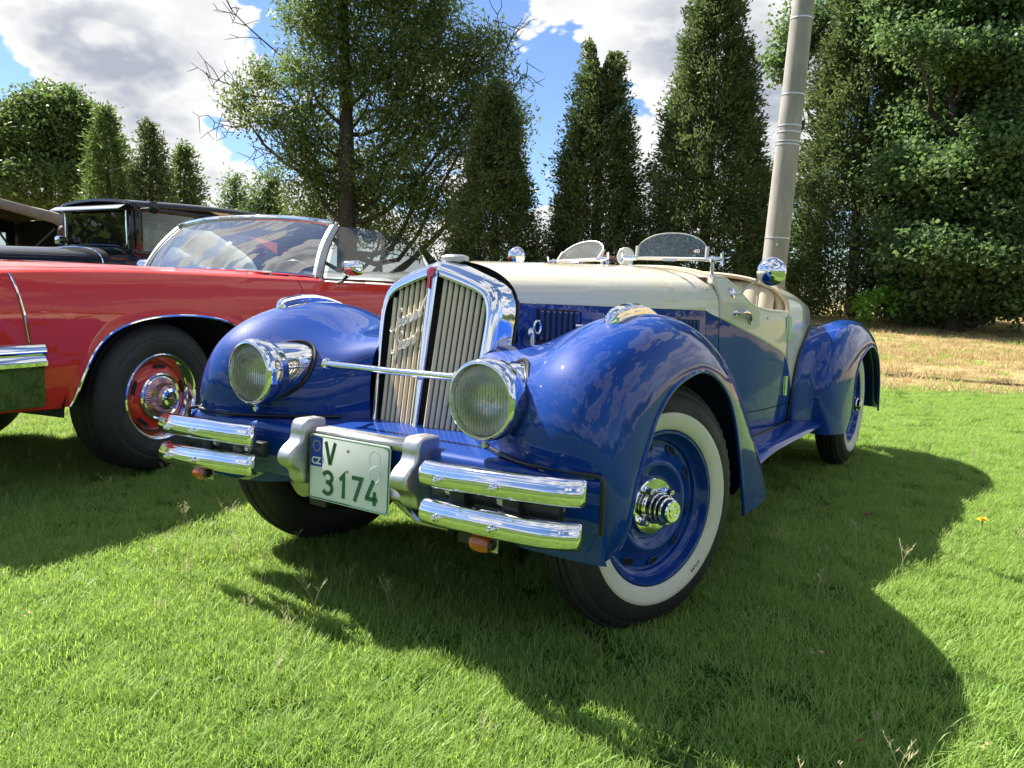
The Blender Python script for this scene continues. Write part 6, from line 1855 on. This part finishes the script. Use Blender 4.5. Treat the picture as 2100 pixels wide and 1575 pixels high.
leafy(1563, 27, [(1563, 400, 22, 40, 0), (1560, 470, 30, 50, 0), (1568, 360, 12, 24, 0), (1560, 540, 34, 50, 0)], 'pale young tree glimpsed just left of the concrete pole', 47, 4200, 'young_leaf', leaf=(.10, .2), aspect=.4, trunk_r=.06, trunk_top=(1566, 345), name='young_tree', sig=.2, per=14)
# weeds at the foot of the trees
for i, (px_w, py_w, d_, lab) in enumerate(((1828, 612, 17.4, 'bright leafy weed at the foot of the broad arborvitae'), (1770, 628, 17.2, 'low sunlit weeds under the broad arborvitae'), (1880, 622, 17.6, 'low sunlit weeds at the edge of the linden'))):
    leafy(px_w, d_, [(px_w, py_w, 16 if i == 0 else 26, 14 if i == 0 else 5, 0)], lab, 50 + i, 420, 'weed_leaf', leaf=(.07, .13), aspect=.7, trunk_r=.012, trunk_top=(px_w, py_w), name='weed', sig=.10, per=10, twigs=False, cat='plant')

# unseen wood added behind the viewer to darken reflections in paint and chrome
g_ = np.random.default_rng(77)
nw = 9000
aw = g_.uniform(-1.9, 1.9, nw); rw_ = 62 + 5 * np.sin(aw * 5) + g_.uniform(-4, 4, nw)
topw = 7.0 + 2.2 * np.sin(aw * 9 + 1) + 1.4 * np.sin(aw * 23)
zw = topw * np.sqrt(g_.uniform(0, 1, nw)) * g_.uniform(.3, 1, nw) ** .4
bw = -np.array(FWH)
Cw = np.array(CAM_POS) * np.array([1, 1, 0]) + np.stack([(bw[0] * np.cos(aw) - bw[1] * np.sin(aw)) * rw_, (bw[0] * np.sin(aw) + bw[1] * np.cos(aw)) * rw_, zw], 1)
wood_ = leaf_mesh('added_wood', Cw, unit(g_, nw), unit(g_, nw), g_.uniform(.9, 2.0, nw), g_.uniform(.7, 1.4, nw), 'far_leaf', None)
tag(wood_, 'belt of trees added out of view to darken the horizon mirrored in the paintwork', 'wood', kind='stuff')

# ------------------------------------------------------------------ leaning concrete pole
PD = 11.4
pa = at_depth(1589.5, 530, PD)
def at_hplane(px, py):
    d = ray(px, py); n_ = FWH; return CAM_POS + d * ((pa - CAM_POS).dot(n_) / d.dot(n_))
pb = at_hplane(1648, 0)
pdir = (pb - pa) / (pb.z - pa.z)
pbase = pa + pdir * (gh(11.4) - .1 - pa.z)
pole = thing('utility_pole', 'leaning grey concrete pole with steel bands behind the roadster', 'pole', (pbase.x, pbase.y, 0))
def pp(z): q = pa + pdir * (z - pa.z); return (q.x - pbase.x, q.y - pbase.y, z)
def pr(z): return .1775 - (z - pa.z) * .0072
zz = np.linspace(pbase.z - .3, 8.2, 16)
MB().tube([pp(z) for z in zz], [pr(z) for z in zz], 20).build('shaft', 'concrete', pole)
for py_b, w in ((40, .022), (196, .02), (260, .02), (273, .02), (292, .016), (299, .016), (489, .022)):
    x_b = 1589.5 + (530 - py_b) / 530 * 58.5
    z = at_hplane(x_b, py_b).z
    MB().lathe([(pr(z) + .001, -w / 2), (pr(z) + .006, -w / 2), (pr(z) + .006, w / 2), (pr(z) + .001, w / 2)], pp(z), tuple(pdir), 28, caps=False).build('steel_band', 'galvanised', pole)
z = at_hplane(1620, 256).z
q = Vector(pp(z)) + Vector(RTH) * (pr(z) + .02)
MB().box(tuple(q), (.06, .06, .13)).build('cable_bracket', 'dark_steel', pole, bevel=.008)
q2 = Vector(pp(z - .10)) + Vector(RTH) * (pr(z) + .015)
MB().tube([tuple(q2), tuple(q2 + Vector(RTH) * .03 + Vector((0, 0, .05)))], .012, 8).build('cable_clip', 'galvanised', pole)
zb = at_hplane(1582, 503).z
qb = Vector(pp(zb)) - Vector(FWH) * (pr(zb) - .004) - Vector(RTH) * .05
MB().lathe([(.018, -.01), (.018, .012), (0, .016)], tuple(qb), tuple(-FWH), 6).build('bolt', 'galvanised', pole)
